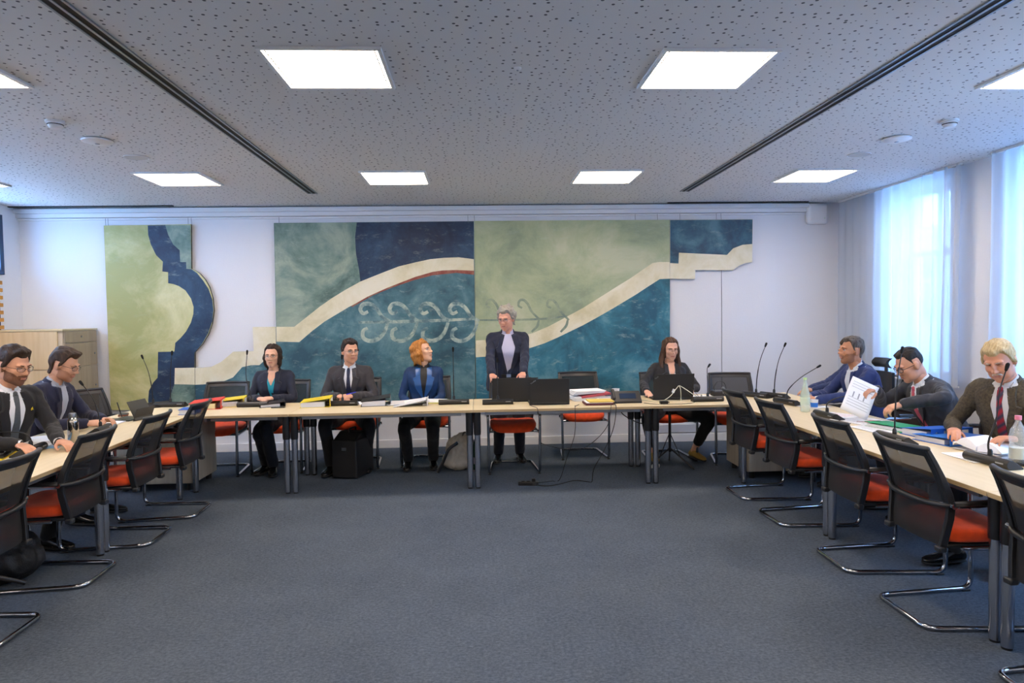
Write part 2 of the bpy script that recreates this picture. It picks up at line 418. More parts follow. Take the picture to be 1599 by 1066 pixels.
for x, y, w in ((-2.81, 4.78, 'left air slot'), (3.41, 4.80, 'right air slot, near the window wall')):
    t = thing('smoke_detector', 'small white smoke detector on the ceiling beyond the ' + w, 'smoke detector', (x, y, HC), 0, 'smoke detectors')
    MB().lathe([(0.001, 0), (0.058, 0), (0.06, -0.012), (0.052, -0.016), (0.001, -0.016)], n=24).build('base', M_white, t)
    MB().lathe([(0.001, -0.014), (0.047, -0.014), (0.048, -0.024), (0.044, -0.030), (0.046, -0.034), (0.034, -0.05), (0.001, -0.054)], n=24).build('sensor_head', M_white, t)
    MB().lathe([(0.001, -0.0245), (0.0485, -0.0245), (0.0485, -0.029), (0.001, -0.029)], n=24).build('inlet_gap', M_dark, t)
for x, y, w in ((-2.8, 5.27, 'left'), (3.32, 5.28, 'right')):
    t = thing('ceiling_access_point', 'round white domed disc on the %s of the ceiling, between smoke detector and flat disc' % w, 'access point', (x, y, HC), 0, 'white ceiling discs')
    MB().lathe([(0.001, 0), (0.095, 0), (0.108, -0.008), (0.105, -0.018), (0.07, -0.028), (0.001, -0.033)], n=28).build('housing', M_white, t)
    MB().lathe([(0.001, -0.030), (0.018, -0.030), (0.016, -0.035), (0.001, -0.036)], n=12).build('status_button', M_alu, t)
for x, y, w in ((-2.79, 5.83, 'left'), (3.33, 5.83, 'right')):
    t = thing('ceiling_speaker', 'flat flush round loudspeaker on the %s of the ceiling nearest the back wall' % w, 'speaker', (x, y, HC), 0, 'flush ceiling speakers')
    MB().lathe([(0.001, 0), (0.095, 0), (0.095, -0.005), (0.085, -0.006), (0.001, -0.006)], n=28).build('grille', mat('speaker_grille', 'c2c2c0', 0.7), t)
    MB().tube([(0.093 * math.cos(a * PI / 14), 0.093 * math.sin(a * PI / 14), -0.004) for a in range(28)], 0.005, 6, closed=True).build('ring', M_white, t)
t = thing('ceiling_sensor', 'tiny white button sensor on the ceiling between the two large lights', 'sensor', (0.24, 3.78, HC))
MB().lathe([(0.001, 0), (0.022, 0), (0.02, -0.008), (0.012, -0.012), (0.001, -0.013)], n=16).build('housing', M_white, t)
MB().lathe([(0.001, -0.012), (0.007, -0.012), (0.004, -0.018), (0.001, -0.019)], n=10).build('lens', M_alu, t)

t = thing('wall_access_point', 'white rounded square wall box at the right end of the cornice', 'wall box', (4.25, YB, 2.815))
MB().box((0, -0.045, 0), (0.27, 0.09, 0.26)).build('housing', M_white, t, 40, 0.04, 4)
MB().box((0, -0.006, 0.0), (0.2, 0.012, 0.2)).build('bracket', M_alu, t, 0)
MB().ell((0.08, -0.09, -0.06), (0.005, 0.003, 0.005)).build('status_light', mat('green_led', '5fd08a', 0.4), t)

# triple socket on the pier
t = thing('wall_socket', 'vertical triple white power socket on the pillar between the curtains', 'socket', (XR, 6.1, 0.82), 0)
MB().box((-0.006, 0, 0), (0.012, 0.088, 0.25)).build('frame', M_white, t, 0, 0.003)
for z in (-0.075, 0, 0.075):
    s_ = MB().lathe([(0.001, 0), (0.026, 0), (0.026, -0.004), (0.021, -0.004), (0.020, 0.006), (0.001, 0.006)], n=20)
    s_.v = [(-0.013 + p[2], p[0], p[1] + z) for p in s_.v]; s_.build('socket_insert', mat('socket_grey', 'b8bcc4', 0.5), t)
t = thing('slatted_wood_panel', 'orange timber slats on the left wall below the blue window', 'panel', (XL + .001, 6.33, 1.6))
MB().box((0.006, 0, 0), (0.012, 3.4, 0.98)).build('backing', M_dark, t, 0)
sl = MB()
for k in range(12): sl.box((0.03, 0, -0.46 + k * 0.084), (0.04, 3.4, 0.042))
sl.build('slats', mat('orange_timber', 'c98a2e', 0.5, var=0.15, scale=3, stretch=(1, .2, 6)), t, 0, 0.003)
# ------------------------------------------------------------------ the mural: outlines in metres on the back wall (x, z)
MUR = {
'P1': [(-4.418,2.746),(-3.406,2.753),(-3.417,2.223),(-3.378,2.203),(-3.32,2.164),(-3.262,2.095),(-3.212,2.002),(-3.178,1.871),(-3.168,1.717),(-3.196,1.564),(-3.245,1.434),(-3.317,1.319),(-3.41,1.22),(-3.421,0.834),(-3.429,0.524),(-4.417,0.546)],
'P1_band': [(-3.908,2.742),(-3.907,2.633),(-3.88,2.519),(-3.823,2.39),(-3.747,2.312),(-3.757,2.195),(-3.69,2.185),(-3.694,2.054),(-3.638,2.044),(-3.569,2.018),(-3.494,1.965),(-3.433,1.869),(-3.405,1.768),(-3.411,1.682),(-3.442,1.581),(-3.502,1.475),(-3.57,1.396),(-3.634,1.339),(-3.648,1.235),(-3.84,1.233),(-3.856,0.924),(-3.909,0.867),(-3.963,0.767),(-3.976,0.651),(-3.968,0.535),(-3.745,0.53),(-3.724,0.674),(-3.661,0.842),(-3.649,1.036),(-3.417,1.037),(-3.411,1.219),(-3.323,1.316),(-3.246,1.442),(-3.19,1.592),(-3.172,1.721),(-3.182,1.851),(-3.223,1.981),(-3.285,2.083),(-3.352,2.17),(-3.416,2.219),(-3.475,2.223),(-3.475,2.303),(-3.545,2.304),(-3.546,2.444),(-3.622,2.517),(-3.675,2.631),(-3.704,2.746)],
'P1_teal': [(-3.704,2.746),(-3.675,2.631),(-3.622,2.517),(-3.546,2.444),(-3.545,2.304),(-3.475,2.303),(-3.475,2.223),(-3.418,2.222),(-3.41,2.743)],
'P1_cream': [(-3.649,1.036),(-3.417,1.037),(-3.421,0.831),(-3.661,0.842)],
'P1_teal2': [(-3.661,0.842),(-3.421,0.831),(-3.428,0.525),(-3.745,0.533),(-3.724,0.674)],
'P2': [(-3.412,1.035),(-3.333,1.034),(-3.22,1.043),(-3.104,1.099),(-3.019,1.167),(-2.956,1.22),(-2.713,1.223),(-2.716,1.514),(-2.442,1.513),(-2.459,0.503),(-3.427,0.524)],
'P2_teal': [(-3.418,0.83),(-3.317,0.832),(-3.112,0.851),(-2.966,0.91),(-2.856,1.032),(-2.749,1.053),(-2.65,1.052),(-2.532,1.158),(-2.446,1.312),(-2.459,0.506),(-3.425,0.528)],
'P3': [(-2.43,2.759),(-0.029,2.76),(-0.049,0.449),(-2.457,0.502),(-2.439,1.513)],
'P3_green': [(-2.426,2.757),(-1.442,2.757),(-1.467,2.581),(-1.46,2.379),(-1.427,2.175),(-1.416,2.044),(-1.591,1.951),(-1.767,1.846),(-1.913,1.746),(-2.06,1.632),(-2.221,1.509),(-2.435,1.513)],
'P3_navy': [(-1.442,2.757),(-0.033,2.76),(-0.038,2.299),(-0.219,2.324),(-0.394,2.32),(-0.569,2.305),(-0.745,2.269),(-0.949,2.222),(-1.124,2.157),(-1.27,2.101),(-1.416,2.044),(-1.427,2.175),(-1.46,2.379),(-1.467,2.581)],
'P3_cream': [(-2.435,1.513),(-2.221,1.509),(-2.06,1.632),(-1.913,1.746),(-1.767,1.846),(-1.591,1.951),(-1.416,2.044),(-1.27,2.101),(-1.124,2.157),(-0.949,2.222),(-0.745,2.269),(-0.569,2.305),(-0.394,2.32),(-0.219,2.324),(-0.038,2.299),(-0.038,2.123),(-0.251,2.143),(-0.544,2.118),(-0.72,2.079),(-0.895,2.023),(-1.1,1.95),(-1.275,1.877),(-1.451,1.792),(-1.568,1.735),(-1.714,1.65),(-1.86,1.565),(-2.007,1.456),(-2.168,1.322),(-2.438,1.333)],
'P3_red': [(-0.037,2.158),(-0.251,2.17),(-0.426,2.166),(-0.543,2.15),(-0.748,2.094),(-1.1,1.962),(-1.334,1.86),(-1.539,1.746),(-1.516,1.74),(-1.276,1.871),(-1.042,1.964),(-0.778,2.051),(-0.544,2.109),(-0.252,2.135),(-0.038,2.109)],
'P4': [(-0.027,2.763),(2.388,2.757),(2.378,0.393),(-0.041,0.447)],
'P4_cream': [(-0.029,1.306),(0.369,1.314),(0.667,1.383),(0.876,1.468),(1.101,1.583),(1.296,1.684),(1.536,1.829),(1.717,1.939),(1.898,2.046),(2.049,2.148),(2.17,2.226),(2.261,2.24),(2.384,2.236),(2.386,2.031),(2.259,2.027),(2.108,1.934),(1.956,1.838),(1.805,1.751),(1.655,1.664),(1.474,1.565),(1.293,1.47),(1.113,1.387),(0.963,1.318),(0.813,1.256),(0.679,1.214),(0.426,1.144),(0.189,1.11),(-0.033,1.099)],
'P4_teal': [(-0.033,1.099),(0.189,1.11),(0.426,1.144),(0.679,1.214),(0.813,1.256),(0.963,1.318),(1.113,1.387),(1.293,1.47),(1.474,1.565),(1.655,1.664),(1.805,1.751),(1.956,1.838),(2.108,1.934),(2.259,2.027),(2.386,2.031),(2.376,0.396),(-0.04,0.45)],
'P5': [(2.391,2.757),(3.435,2.754),(3.428,2.224),(3.336,2.213),(3.26,2.181),(3.184,2.125),(2.707,2.134),(2.703,2.021),(2.387,2.031)],
'P5_navy': [(2.394,2.754),(3.432,2.751),(3.428,2.448),(3.306,2.44),(3.185,2.396),(3.108,2.317),(2.502,2.35),(2.496,2.217),(2.39,2.224)],
'ST3': [[(-1.451,1.549),(-0.993,1.551),(-0.555,1.556),(-0.05,1.571)],[(-1.074,1.558),(-1.165,1.618),(-1.235,1.721),(-1.307,1.772),(-1.388,1.767),(-1.424,1.71),(-1.39,1.657),(-1.332,1.679)],[(-1.094,1.544),(-1.141,1.427),(-1.215,1.347),(-1.317,1.322),(-1.397,1.364),(-1.395,1.446),(-1.342,1.481)],[(-0.719,1.553),(-0.811,1.613),(-0.881,1.716),(-0.953,1.767),(-1.034,1.762),(-1.071,1.704),(-1.037,1.651),(-0.978,1.674)],[(-0.739,1.538),(-0.786,1.422),(-0.86,1.341),(-0.963,1.316),(-1.043,1.358),(-1.041,1.44),(-0.988,1.475)],[(-0.344,1.547),(-0.437,1.607),(-0.508,1.711),(-0.58,1.761),(-0.662,1.757),(-0.698,1.699),(-0.664,1.645),(-0.605,1.668)],[(-0.365,1.532),(-0.411,1.415),(-0.486,1.334),(-0.589,1.31),(-0.67,1.352),(-0.669,1.434),(-0.615,1.469)],[(0.014,1.541),(-0.079,1.601),(-0.151,1.705),(-0.223,1.756),(-0.305,1.752),(-0.342,1.693),(-0.308,1.64),(-0.249,1.663)],[(-0.007,1.527),(-0.053,1.409),(-0.128,1.328),(-0.232,1.303),(-0.313,1.346),(-0.312,1.428),(-0.258,1.463)]],
'ST4': [[(-0.034,1.556),(0.373,1.55),(0.818,1.558),(1.101,1.589)],[(0.373,1.55),(0.271,1.655),(0.228,1.744),(0.176,1.798),(0.126,1.789),(0.11,1.731),(0.154,1.701)],[(0.358,1.55),(0.336,1.477),(0.267,1.404)],[(0.764,1.544),(0.662,1.649),(0.618,1.738),(0.566,1.792),(0.515,1.784),(0.5,1.725),(0.544,1.695)],[(0.749,1.544),(0.727,1.471),(0.658,1.398)],[(1.121,1.538),(1.018,1.644),(0.974,1.733),(0.922,1.787),(0.871,1.779),(0.855,1.72),(0.9,1.69)],[(1.106,1.539),(1.084,1.465),(1.015,1.392)]]}
def paint(name, c1, c2, c3, scale=2.2, scratch=0.25, rough=0.55):
    """brushed, mottled paint: three tones over noise with lighter scratches"""
    m = bpy.data.materials.new(name); m.use_nodes = True
    nt = m.node_tree; b = nt.nodes['Principled BSDF']; b.inputs['Roughness'].default_value = rough
    tc = nt.nodes.new('ShaderNodeTexCoord')
    n = nt.nodes.new('ShaderNodeTexNoise'); n.inputs['Scale'].default_value = scale; n.inputs['Detail'].default_value = 8; n.inputs['Roughness'].default_value = 0.66; n.inputs['Distortion'].default_value = 0.4
    nt.links.new(tc.outputs['Object'], n.inputs['Vector'])
    r = nt.nodes.new('ShaderNodeValToRGB'); e = r.color_ramp.elements
    e[0].position = 0.38; e[0].color = lin(c1); e[1].position = 0.63; e[1].color = lin(c3); x = e.new(0.5); x.color = lin(c2)
    nt.links.new(n.outputs['Fac'], r.inputs['Fac'])
    mp = nt.nodes.new('ShaderNodeMapping'); mp.inputs['Scale'].default_value = (1, 1, 2.5); mp.inputs['Rotation'].default_value = (0, 0.6, 0)
    n2 = nt.nodes.new('ShaderNodeTexNoise'); n2.inputs['Scale'].default_value = 6; n2.inputs['Detail'].default_value = 10; n2.inputs['Roughness'].default_value = 0.8
    nt.links.new(tc.outputs['Object'], mp.inputs['Vector']); nt.links.new(mp.outputs['Vector'], n2.inputs['Vector'])
    r2 = nt.nodes.new('ShaderNodeValToRGB'); r2.color_ramp.elements[0].position = 0.55; r2.color_ramp.elements[0].color = (0, 0, 0, 1)
    r2.color_ramp.elements[1].position = 0.72; r2.color_ramp.elements[1].color = (scratch, scratch, scratch, 1)
    nt.links.new(n2.outputs['Fac'], r2.inputs['Fac'])
    mx = nt.nodes.new('ShaderNodeMix'); mx.data_type = 'RGBA'; nt.links.new(r2.outputs['Color'], mx.inputs['Factor'])
    nt.links.new(r.outputs['Color'], mx.inputs['A']); mx.inputs['B'].default_value = lin('b9c7bb'); nt.links.new(mx.outputs['Result'], b.inputs['Base Color'])
    bp = nt.nodes.new('ShaderNodeBump'); bp.inputs['Strength'].default_value = 0.12; bp.inputs['Distance'].default_value = 0.01
    nt.links.new(n2.outputs['Fac'], bp.inputs['Height']); nt.links.new(bp.outputs['Normal'], b.inputs['Normal'])
    return m
M_edge = mat('dark_panel_edge', '2c2f30', 0.6)
p_ochre = paint('ochre_green_paint', 'a3a468', 'bab881', 'd0cc9c', 1.5, 0.2)
p_navy = paint('deep_navy_paint', '0c2340', '153250', '2b4c68', 1.7, 0.3)
p_grn = paint('grey_green_paint', '3d5a57', '6c877d', '9aa998', 1.5, 0.4)
p_teal = paint('teal_paint', '28505f', '43707c', '6f9399', 1.5, 0.5)
p_teal2 = paint('bright_teal_paint', '1c566b', '31768a', '6c9cab', 1.6, 0.55)
p_cream = paint('cream_paint', 'cdc59f', 'dcd5b6', 'e6e1cc', 2.0, 0.1)
p_pale = paint('pale_sage_paint', '87977e', 'a2ae8b', 'b7bd9f', 1.2, 0.3)
p_red = paint('dark_red_paint', '6a2a24', '8a4438', '9d6a55', 5, 0.1)
p_white = paint('chalky_stroke_paint', '54747b', '93a8a2', 'b9c4b4', 9, 0.5)
p_grey = paint('grey_stroke_paint', '6d8078', '82937f', '95a288', 9, 0.1)  # grey-green paint of the curled strokes on the sage panel
YP = YB - 0.045

def ribbon(mb, pts, w, y, mi):
    pts = spline(pts, 6); n = len(pts)
    L, R_ = [], []
    for i in range(n):
        d = pts[min(i + 1, n - 1)] - pts[max(i - 1, 0)]; d = d / (np.linalg.norm(d) + 1e-9); nn = np.array((-d[1], d[0]))
        ww = w * (0.75 + 0.25 * math.sin(PI * i / (n - 1)))
        L.append(pts[i] + nn * ww / 2); R_.append(pts[i] - nn * ww / 2)
    for i in range(n - 1):
        q = [L[i], L[i + 1], R_[i + 1], R_[i]]
        mb.add([(p[0], y, p[1]) for p in q], [(0, 1, 2, 3)] if (q[1][0] - q[0][0]) * (q[3][1] - q[0][1]) - (q[1][1] - q[0][1]) * (q[3][0] - q[0][0]) > 0 else [(3, 2, 1, 0)], mi)

def panel(label, outline, base, areas, strokes=(), sw=0.03, smat=None):
    mats = [base, M_edge] + [a[1] for a in areas] + ([smat] if smat else [])
    mb = MB().prism(MUR[outline], YP, YB - 0.012, 'xz', 0, 1)
    for k, (nm, _) in enumerate(areas): mb.prism(MUR[nm], YP - 0.0004 * (k + 1), YP + 0.002, 'xz', k + 2, k + 2)
    for i_, st in enumerate(strokes): ribbon(mb, st, sw * (1 if i_ else .8), YP - 0.0004 * (len(areas) + 2) - .0001 * i_, len(mats) - 1)
    t = thing('mural_panel', label, 'painting', (0, 0, 0), 0, 'shaped mural panels on the back wall')
    mb.build('painted_board', mats, t, 0)
    return t
def wires(t, xs, z0=2.74, z1=2.83):
    for x in xs: MB().tube([(x, YB - 0.035, z0), (x + random.uniform(-.004, .004), YB - 0.035, z1)], 0.0022, 5).build('hanging_wire', M_wire, t)
t = panel('tall yellow-green mural panel with a dark blue curved band, at the left end', 'P1', p_ochre, [('P1_band', p_navy), ('P1_teal', p_grn), ('P1_teal2', p_grn), ('P1_cream', p_cream)])
wires(t, (-4.40, -4.37, -3.44, -3.40))
panel('low stepped cream and teal mural panel behind the dark-haired woman', 'P2', p_cream, [('P2_teal', p_teal)])
t = panel('large teal mural panel with a rising cream arc and curled white strokes', 'P3', p_teal, [('P3_green', p_grn), ('P3_navy', p_navy), ('P3_cream', p_cream), ('P3_red', p_red)], MUR['ST3'], 0.05, p_white)
wires(t, (-2.37, -0.10))
t = panel('large sage green mural panel with a falling cream arc over bright teal', 'P4', p_pale, [('P4_teal', p_teal2), ('P4_cream', p_cream)], MUR['ST4'], 0.032, p_grey)
wires(t, (-0.02, 1.96, 2.24))
t = panel('small dark blue mural panel with a stepped cream lower edge, at the right end', 'P5', p_cream, [('P5_navy', paint('blue_teal_paint', '173a52', '27566b', '4a7684', 2.4, 0.25))])
wires(t, (2.52, 2.98, 3.04))
t = thing('wall_cable', 'thin grey cable running down the wall below the right mural panel', 'cable', (3.05, YB - 0.006, 0))
MB().tube([(0, 0, 2.14), (0.003, 0, 1.5), (0, 0, 0.22)], 0.003, 6).build('cable', M_wire, t)
# ------------------------------------------------------------------ furniture
def fillet(pts, r, n=6):
    """polyline with rounded corners"""
    P = [Vector(p) for p in pts]; out = [P[0]]
    rs = r if isinstance(r, (list, tuple)) else [r] * len(P)
    for i in range(1, len(P) - 1):
        a = (P[i - 1] - P[i]); b = (P[i + 1] - P[i]); q = min(rs[i], a.length * .48, b.length * .48)
        A = P[i] + a.normalized() * q; B = P[i] + b.normalized() * q
        for k in range(n + 1):
            t = k / n; out.append(A * (1 - t) ** 2 + P[i] * 2 * t * (1 - t) + B * t * t)
    out.append(P[-1]); return out

M_maple = mat('pale_maple_laminate', 'd8c7a2', 0.42, col2='e0d0ae', scale=5, stretch=(0.5, 6, 1))
M_mapleedge = mat('maple_edge_band', 'b39b72', 0.5)
M_legblk = mat('black_leg_socket', '17181b', 0.35)
M_seat = mat('red_orange_seat_fabric', 'e2470a', 0.85, var=0.1, scale=25, bump=0.3, bscale=180, sheen=0.2)
M_net = mix_transparent(mat('black_mesh_netting', '101113', 0.75), 0.14)
M_netlow = mix_transparent(mat('dense_black_mesh_netting', '121315', 0.75), 0.08)
M_frame = mat('dark_chair_frame_plastic', '1b1e23', 0.42)
M_armpad = mat('black_arm_pad', '17181a', 0.35)

def leg_pair_mb(x, y):
    return MB().lathe([(0.001, 0.012), (0.027, 0.012), (0.028, 0.5), (0.001, 0.5)], (x, y, 0), 18)

M_leg = mat('satin_chrome_table_leg', 'b6bac2', 0.24, 1.0)
def table(cx, cy, L, D, rz, label, legs, group='maple meeting tables'):
    """legs: list of (x, y) in the table's own frame"""
    t = thing('meeting_table', label, 'table', (cx, cy, 0), rz, group)
    MB().box((0, 0, 0.7275), (L - 0.003, D, 0.025)).build('tabletop', M_maple, t, 0, 0.002)
    for s_ in (-1, 1): MB().box((0, s_ * (D / 2 + 0.0005), 0.7275), (L - 0.004, 0.0015, 0.021)).build('edge_band', M_mapleedge, t, 0)
    for s_ in (-1, 1):
        MB().box((0, s_ * (D / 2 - 0.055), 0.698), (L - 0.22, 0.025, 0.032)).build('frame_rail', M_alu, t, 0, 0.003)
        MB().box((s_ * (L / 2 - 0.05), 0, 0.69), (0.025, D - 0.16, 0.036)).build('frame_rail', M_alu, t, 0, 0.003)
    for x, y in legs:
        l = leg_pair_mb(x, y).build('leg', M_leg, t)
        MB().lathe([(0.001, 0.5), (0.032, 0.5), (0.034, 0.52), (0.034, 0.715), (0.001, 0.715)], (x, y, 0), 18).build('leg_socket', M_legblk, l)
        MB().lathe([(0.001, 0.0), (0.024, 0.0), (0.024, 0.014), (0.001, 0.014)], (x, y, 0), 14).build('foot_glide', M_black, l)
    return t

TF, TD = 6.28, 0.84
TC = TF + TD / 2
def corners(L, D, ix=0.036, iy=0.055): return [(s * (L / 2 - ix), q * (D / 2 - iy)) for s in (-1, 1) for q in (-1, 1)]
table(-0.90, TC, 1.68, TD, 0, 'meeting table of the back row before the man with tie and the red-haired woman', corners(1.68, TD))
table(0.78, TC, 1.68, TD, 0, 'meeting table of the back row carrying two black laptops, by the standing woman', corners(1.68, TD))
table(-2.15, TC, 0.82, TD, 0, 'short meeting table of the back row in front of the dark-haired woman in glasses', [(0.374, -0.365), (0.374, 0.365)])
table(2.03, TC, 0.82, TD, 0, 'short meeting table of the back row holding the laptop with white cables', [(-0.374, -0.365), (-0.374, 0.365)])
table(-2.97, TC + 0.0, 0.82, TD, 0, 'square corner meeting table at the left end of the back row', [(0.31, -0.23), (-0.36, 0.36)])
table(2.85, TC + 0.0, 0.82, TD, 0, 'square corner meeting table at the right end of the back row', [(-0.32, -0.24), (0.36, 0.36)])
# right wing (inner edge at x = 2.39), left wing slightly turned
RT = PI / 2
def wing(x_in, ya, yb, side, label):
    L = yb - ya; D = 0.82
    return table(x_in + side * D / 2, (ya + yb) / 2, L, D, RT, label, [(s * (L / 2 - 0.036), q * (D / 2 - 0.075)) for s in (-1, 1) for q in (-1, 1)])
wing(2.39, 4.675, 6.278, 1, 'meeting table of the right wing in front of the man in the blue suit')
wing(2.39, 3.085, 4.672, 1, 'meeting table of the right wing under the blue ring binders')
wing(2.39, 1.48, 3.08, 1, 'nearest meeting table of the right wing, cut off by the picture edge')
def lwing(ya, yb, label):
    L = yb - ya; D = 0.82; yc = (ya + yb) / 2; a = 0.055
    xin = -2.565 - a * (yc - 4.8)
    return table(xin - D / 2, yc, L, D, PI / 2 + a, label, [(s * (L / 2 - 0.036), q * (D / 2 - 0.06)) for s in (-1, 1) for q in (-1, 1)])
lwing(4.80, 6.24, 'meeting table of the left wing with the steel bottle and the tablet')
lwing(3.19, 4.797, 'nearest meeting table of the left wing, partly hidden by mesh chairs')

# low cabinets under the corner tables
M_cab = mat('light_ash_laminate', 'b9ad98', 0.5, col2='c6bba6', scale=4, stretch=(6, 6, 0.5))
M_cab2 = mat('grey_oak_laminate', 'a39784', 0.5, col2='b0a490', scale=4, stretch=(6, 6, 0.5))
for x0, x1, y, lab, s_ in ((-3.42, -2.70, 6.51, 'low ash cabinet standing under the left corner table', 1), (2.56, 3.3, 6.36, 'low ash cabinet standing under the right corner table', -1)):
    t = thing('low_cabinet', lab, 'cabinet', ((x0 + x1) / 2, y + 0.3, 0), 0, 'low cabinets under the corner tables')
    w = x1 - x0
    MB().box((0, 0, 0.37), (w, 0.56, 0.60)).build('carcass', M_cab2, t, 0, 0.003)
    MB().box((0, -0.29, 0.37), (w - 0.01, 0.018, 0.585)).build('door', M_cab, t, 0, 0.002)
    for sx in (-1, 1):
        for sy in (-1, 1): MB().lathe([(0.001, 0), (0.03, 0), (0.03, 0.07), (0.001, 0.07)], (sx * (w / 2 - .06), sy * 0.22, 0), 12).build('foot', M_black, t)

# ---- cantilever chair
def build_chair(label, loc, rz, group):
    t = thing('cantilever_chair', label, 'chair', loc, rz, group)
    m = MB(); rings = []
    for z, s_ in ((.437, .90), (.442, .97), (.458, 1.0), (.482, 1.0), (.497, .97), (.506, .88), (.509, .7), (.510, .4), (.510, .02)):
        ring = []
        for j in range(36):
            a = 2 * PI * j / 36; c, d = math.cos(a), math.sin(a); e = 0.45
            x = 0.238 * s_ * math.copysign(abs(c) ** e, c); y = 0.02 + 0.232 * s_ * math.copysign(abs(d) ** e, d)
            zz = z - 0.03 * max(0, (y - 0.12) / 0.13) ** 2 + 0.008 * (abs(x) / .23) ** 2
            ring.append((x, y, zz))
        rings.append(ring)
    m.loft(rings); m.build('seat', M_seat, t, 60)
    MB().prism([(-0.22, -0.19), (0.22, -0.19), (0.225, 0.16), (0.2, 0.225), (-0.2, 0.225), (-0.225, 0.16)], 0.418, 0.438).build('seat_shell', M_frame, t, 30, 0.006)
    # back
    zk = [0.415, 0.47, 0.56, 0.64, 0.70, 0.80, 0.88, 0.915]
    ys_ = [-0.205, -0.20, -0.185, -0.18, -0.195, -0.235, -0.275, -0.295]
    hw = [0.205, 0.215, 0.228, 0.232, 0.232, 0.228, 0.222, 0.22]
    cv = [0.02, 0.03, 0.045, 0.055, 0.055, 0.05, 0.05, 0.05]
    def bp(u, z):
        y = float(np.interp(z, zk, ys_)); h = float(np.interp(z, zk, hw)); c = float(np.interp(z, zk, cv))
        return (u * h, y - c * (1 - u * u), z)
    def net(z0, z1, off=0.0):
        P = [[Vector(bp(-0.97 + 1.94 * i / 12, z0 + (z1 - z0) * k / 8)) + Vector((0, off, 0)) for i in range(13)] for k in range(9)]
        return P
    up = MB().grid(net(0.645, 0.905)).build('backrest', M_net, t, 180)
    MB().grid(net(0.425, 0.64, 0.004)).build('lower_back_net', M_netlow, t, 180)
    fr = MB()
    for s_ in (-1, 1):
        rings = []
        for z in (0.405, 0.43, 0.5, 0.57, 0.64, 0.70, 0.78, 0.86, 0.915):
            p = bp(s_, z); wy = 0.019 if z < 0.66 else 0.019 - 0.008 * (z - 0.66) / 0.25; wx = 0.011
            rings.append([(p[0] - wx, p[1] - wy, z), (p[0] + wx, p[1] - wy, z), (p[0] + wx, p[1] + wy, z), (p[0] - wx, p[1] + wy, z)])
        fr.loft(rings)
        # inner band of the upper frame
        band = [[Vector(bp(s_ * u, 0.65 + 0.26 * k / 6)) + Vector((0, -0.004, 0)) for u in (0.84, 1.0)] for k in range(7)]
        back_ = [[p + Vector((0, 0.008, 0)) for p in r] for r in band]
        fr.slab(band, back_)
    top = [bp(-1 + 2 * i / 16, 0.915) for i in range(17)]
    fr.tube([(p[0], p[1], p[2] + .002) for p in top], 0.0145, 10, round_ends=True)
    tb = [[Vector(bp(-0.99 + 1.98 * i / 12, z)) + Vector((0, -0.005, 0)) for i in range(13)] for z in (0.875, 0.915)]
    fr.slab(tb, [[p + Vector((0, 0.01, 0)) for p in r] for r in tb])
    fr.build('back_frame', M_frame, t, 50, 0.003)
    lum = [(0.246 * math.sin(a), -0.175 - 0.075 * math.cos(a) ** 1.0, 0.642 - 0.012 * math.cos(a)) for a in [(-PI / 2) + PI * i / 16 for i in range(17)]]
    lum = [(-0.252, -0.12, 0.652)] + lum + [(0.252, -0.12, 0.652)]
    MB().tube(lum, 0.0125, 8, round_ends=True).build('lumbar_bar', M_frame, t, 60)
    for s_ in (-1, 1):
        ap = [[(s_ * 0.262 + wx * w, y, z + h) for wx, h in ((-1, -.006), (-.8, .008), (0, .013), (.8, .008), (1, -.006), (.6, -.012), (-.6, -.012))]
              for y, z, w in ((-0.185, .650, .012), (-0.17, .652, .021), (-0.05, .654, .024), (0.06, .658, .024), (0.115, .658, .021), (0.13, .657, .012))]
        a = MB().loft(ap).build('armrest', M_armpad, t, 50)
        MB().box((s_ * 0.262, -0.03, 0.637), (0.02, 0.28, 0.012)).build('arm_bracket', M_chrome, a, 0, 0.003)
        kb = MB().lathe([(0.001, 0), (0.014, 0), (0.014, 0.02), (0.001, 0.02)], n=12)
        kb.v = [(s_ * (0.248 + p[2]), -0.185 + p[0], 0.64 + p[1]) for p in kb.v]; kb.build('bolt', M_chrome, a)
        kn = MB().box((s_ * 0.21, -0.215, 0.415), (0.05, 0.04, 0.03)).build('back_mount', M_frame, t, 30, 0.008)
    pts = [(-0.262, 0.02, 0.632), (-0.262, 0.285, 0.632), (-0.255, 0.292, 0.0145), (-0.21, -0.285, 0.0145), (0.21, -0.285, 0.0145), (0.255, 0.292, 0.0145), (0.262, 0.285, 0.632), (0.262, 0.02, 0.632)]
    MB().tube(fillet(pts, [0, .055, .07, .075, .075, .07, .055, 0], 7), 0.0138, 10, round_ends=True).build('cantilever_frame', M_chrome, t, 60)
    MB().tube([(-0.255, 0.2, 0.425), (0.255, 0.2, 0.425)], 0.011, 8).tube([(-0.23, -0.12, 0.42), (-0.255, 0.285, 0.42)], 0.011, 8).tube([(0.23, -0.12, 0.42), (0.255, 0.285, 0.42)], 0.011, 8).build('seat_support', M_chrome, t, 60)
    for s_ in (-1, 1):
        MB().box((s_ * 0.253, 0.255, 0.006), (0.03, 0.05, 0.012)).build('glide', M_black, t, 0, 0.004)
    return t

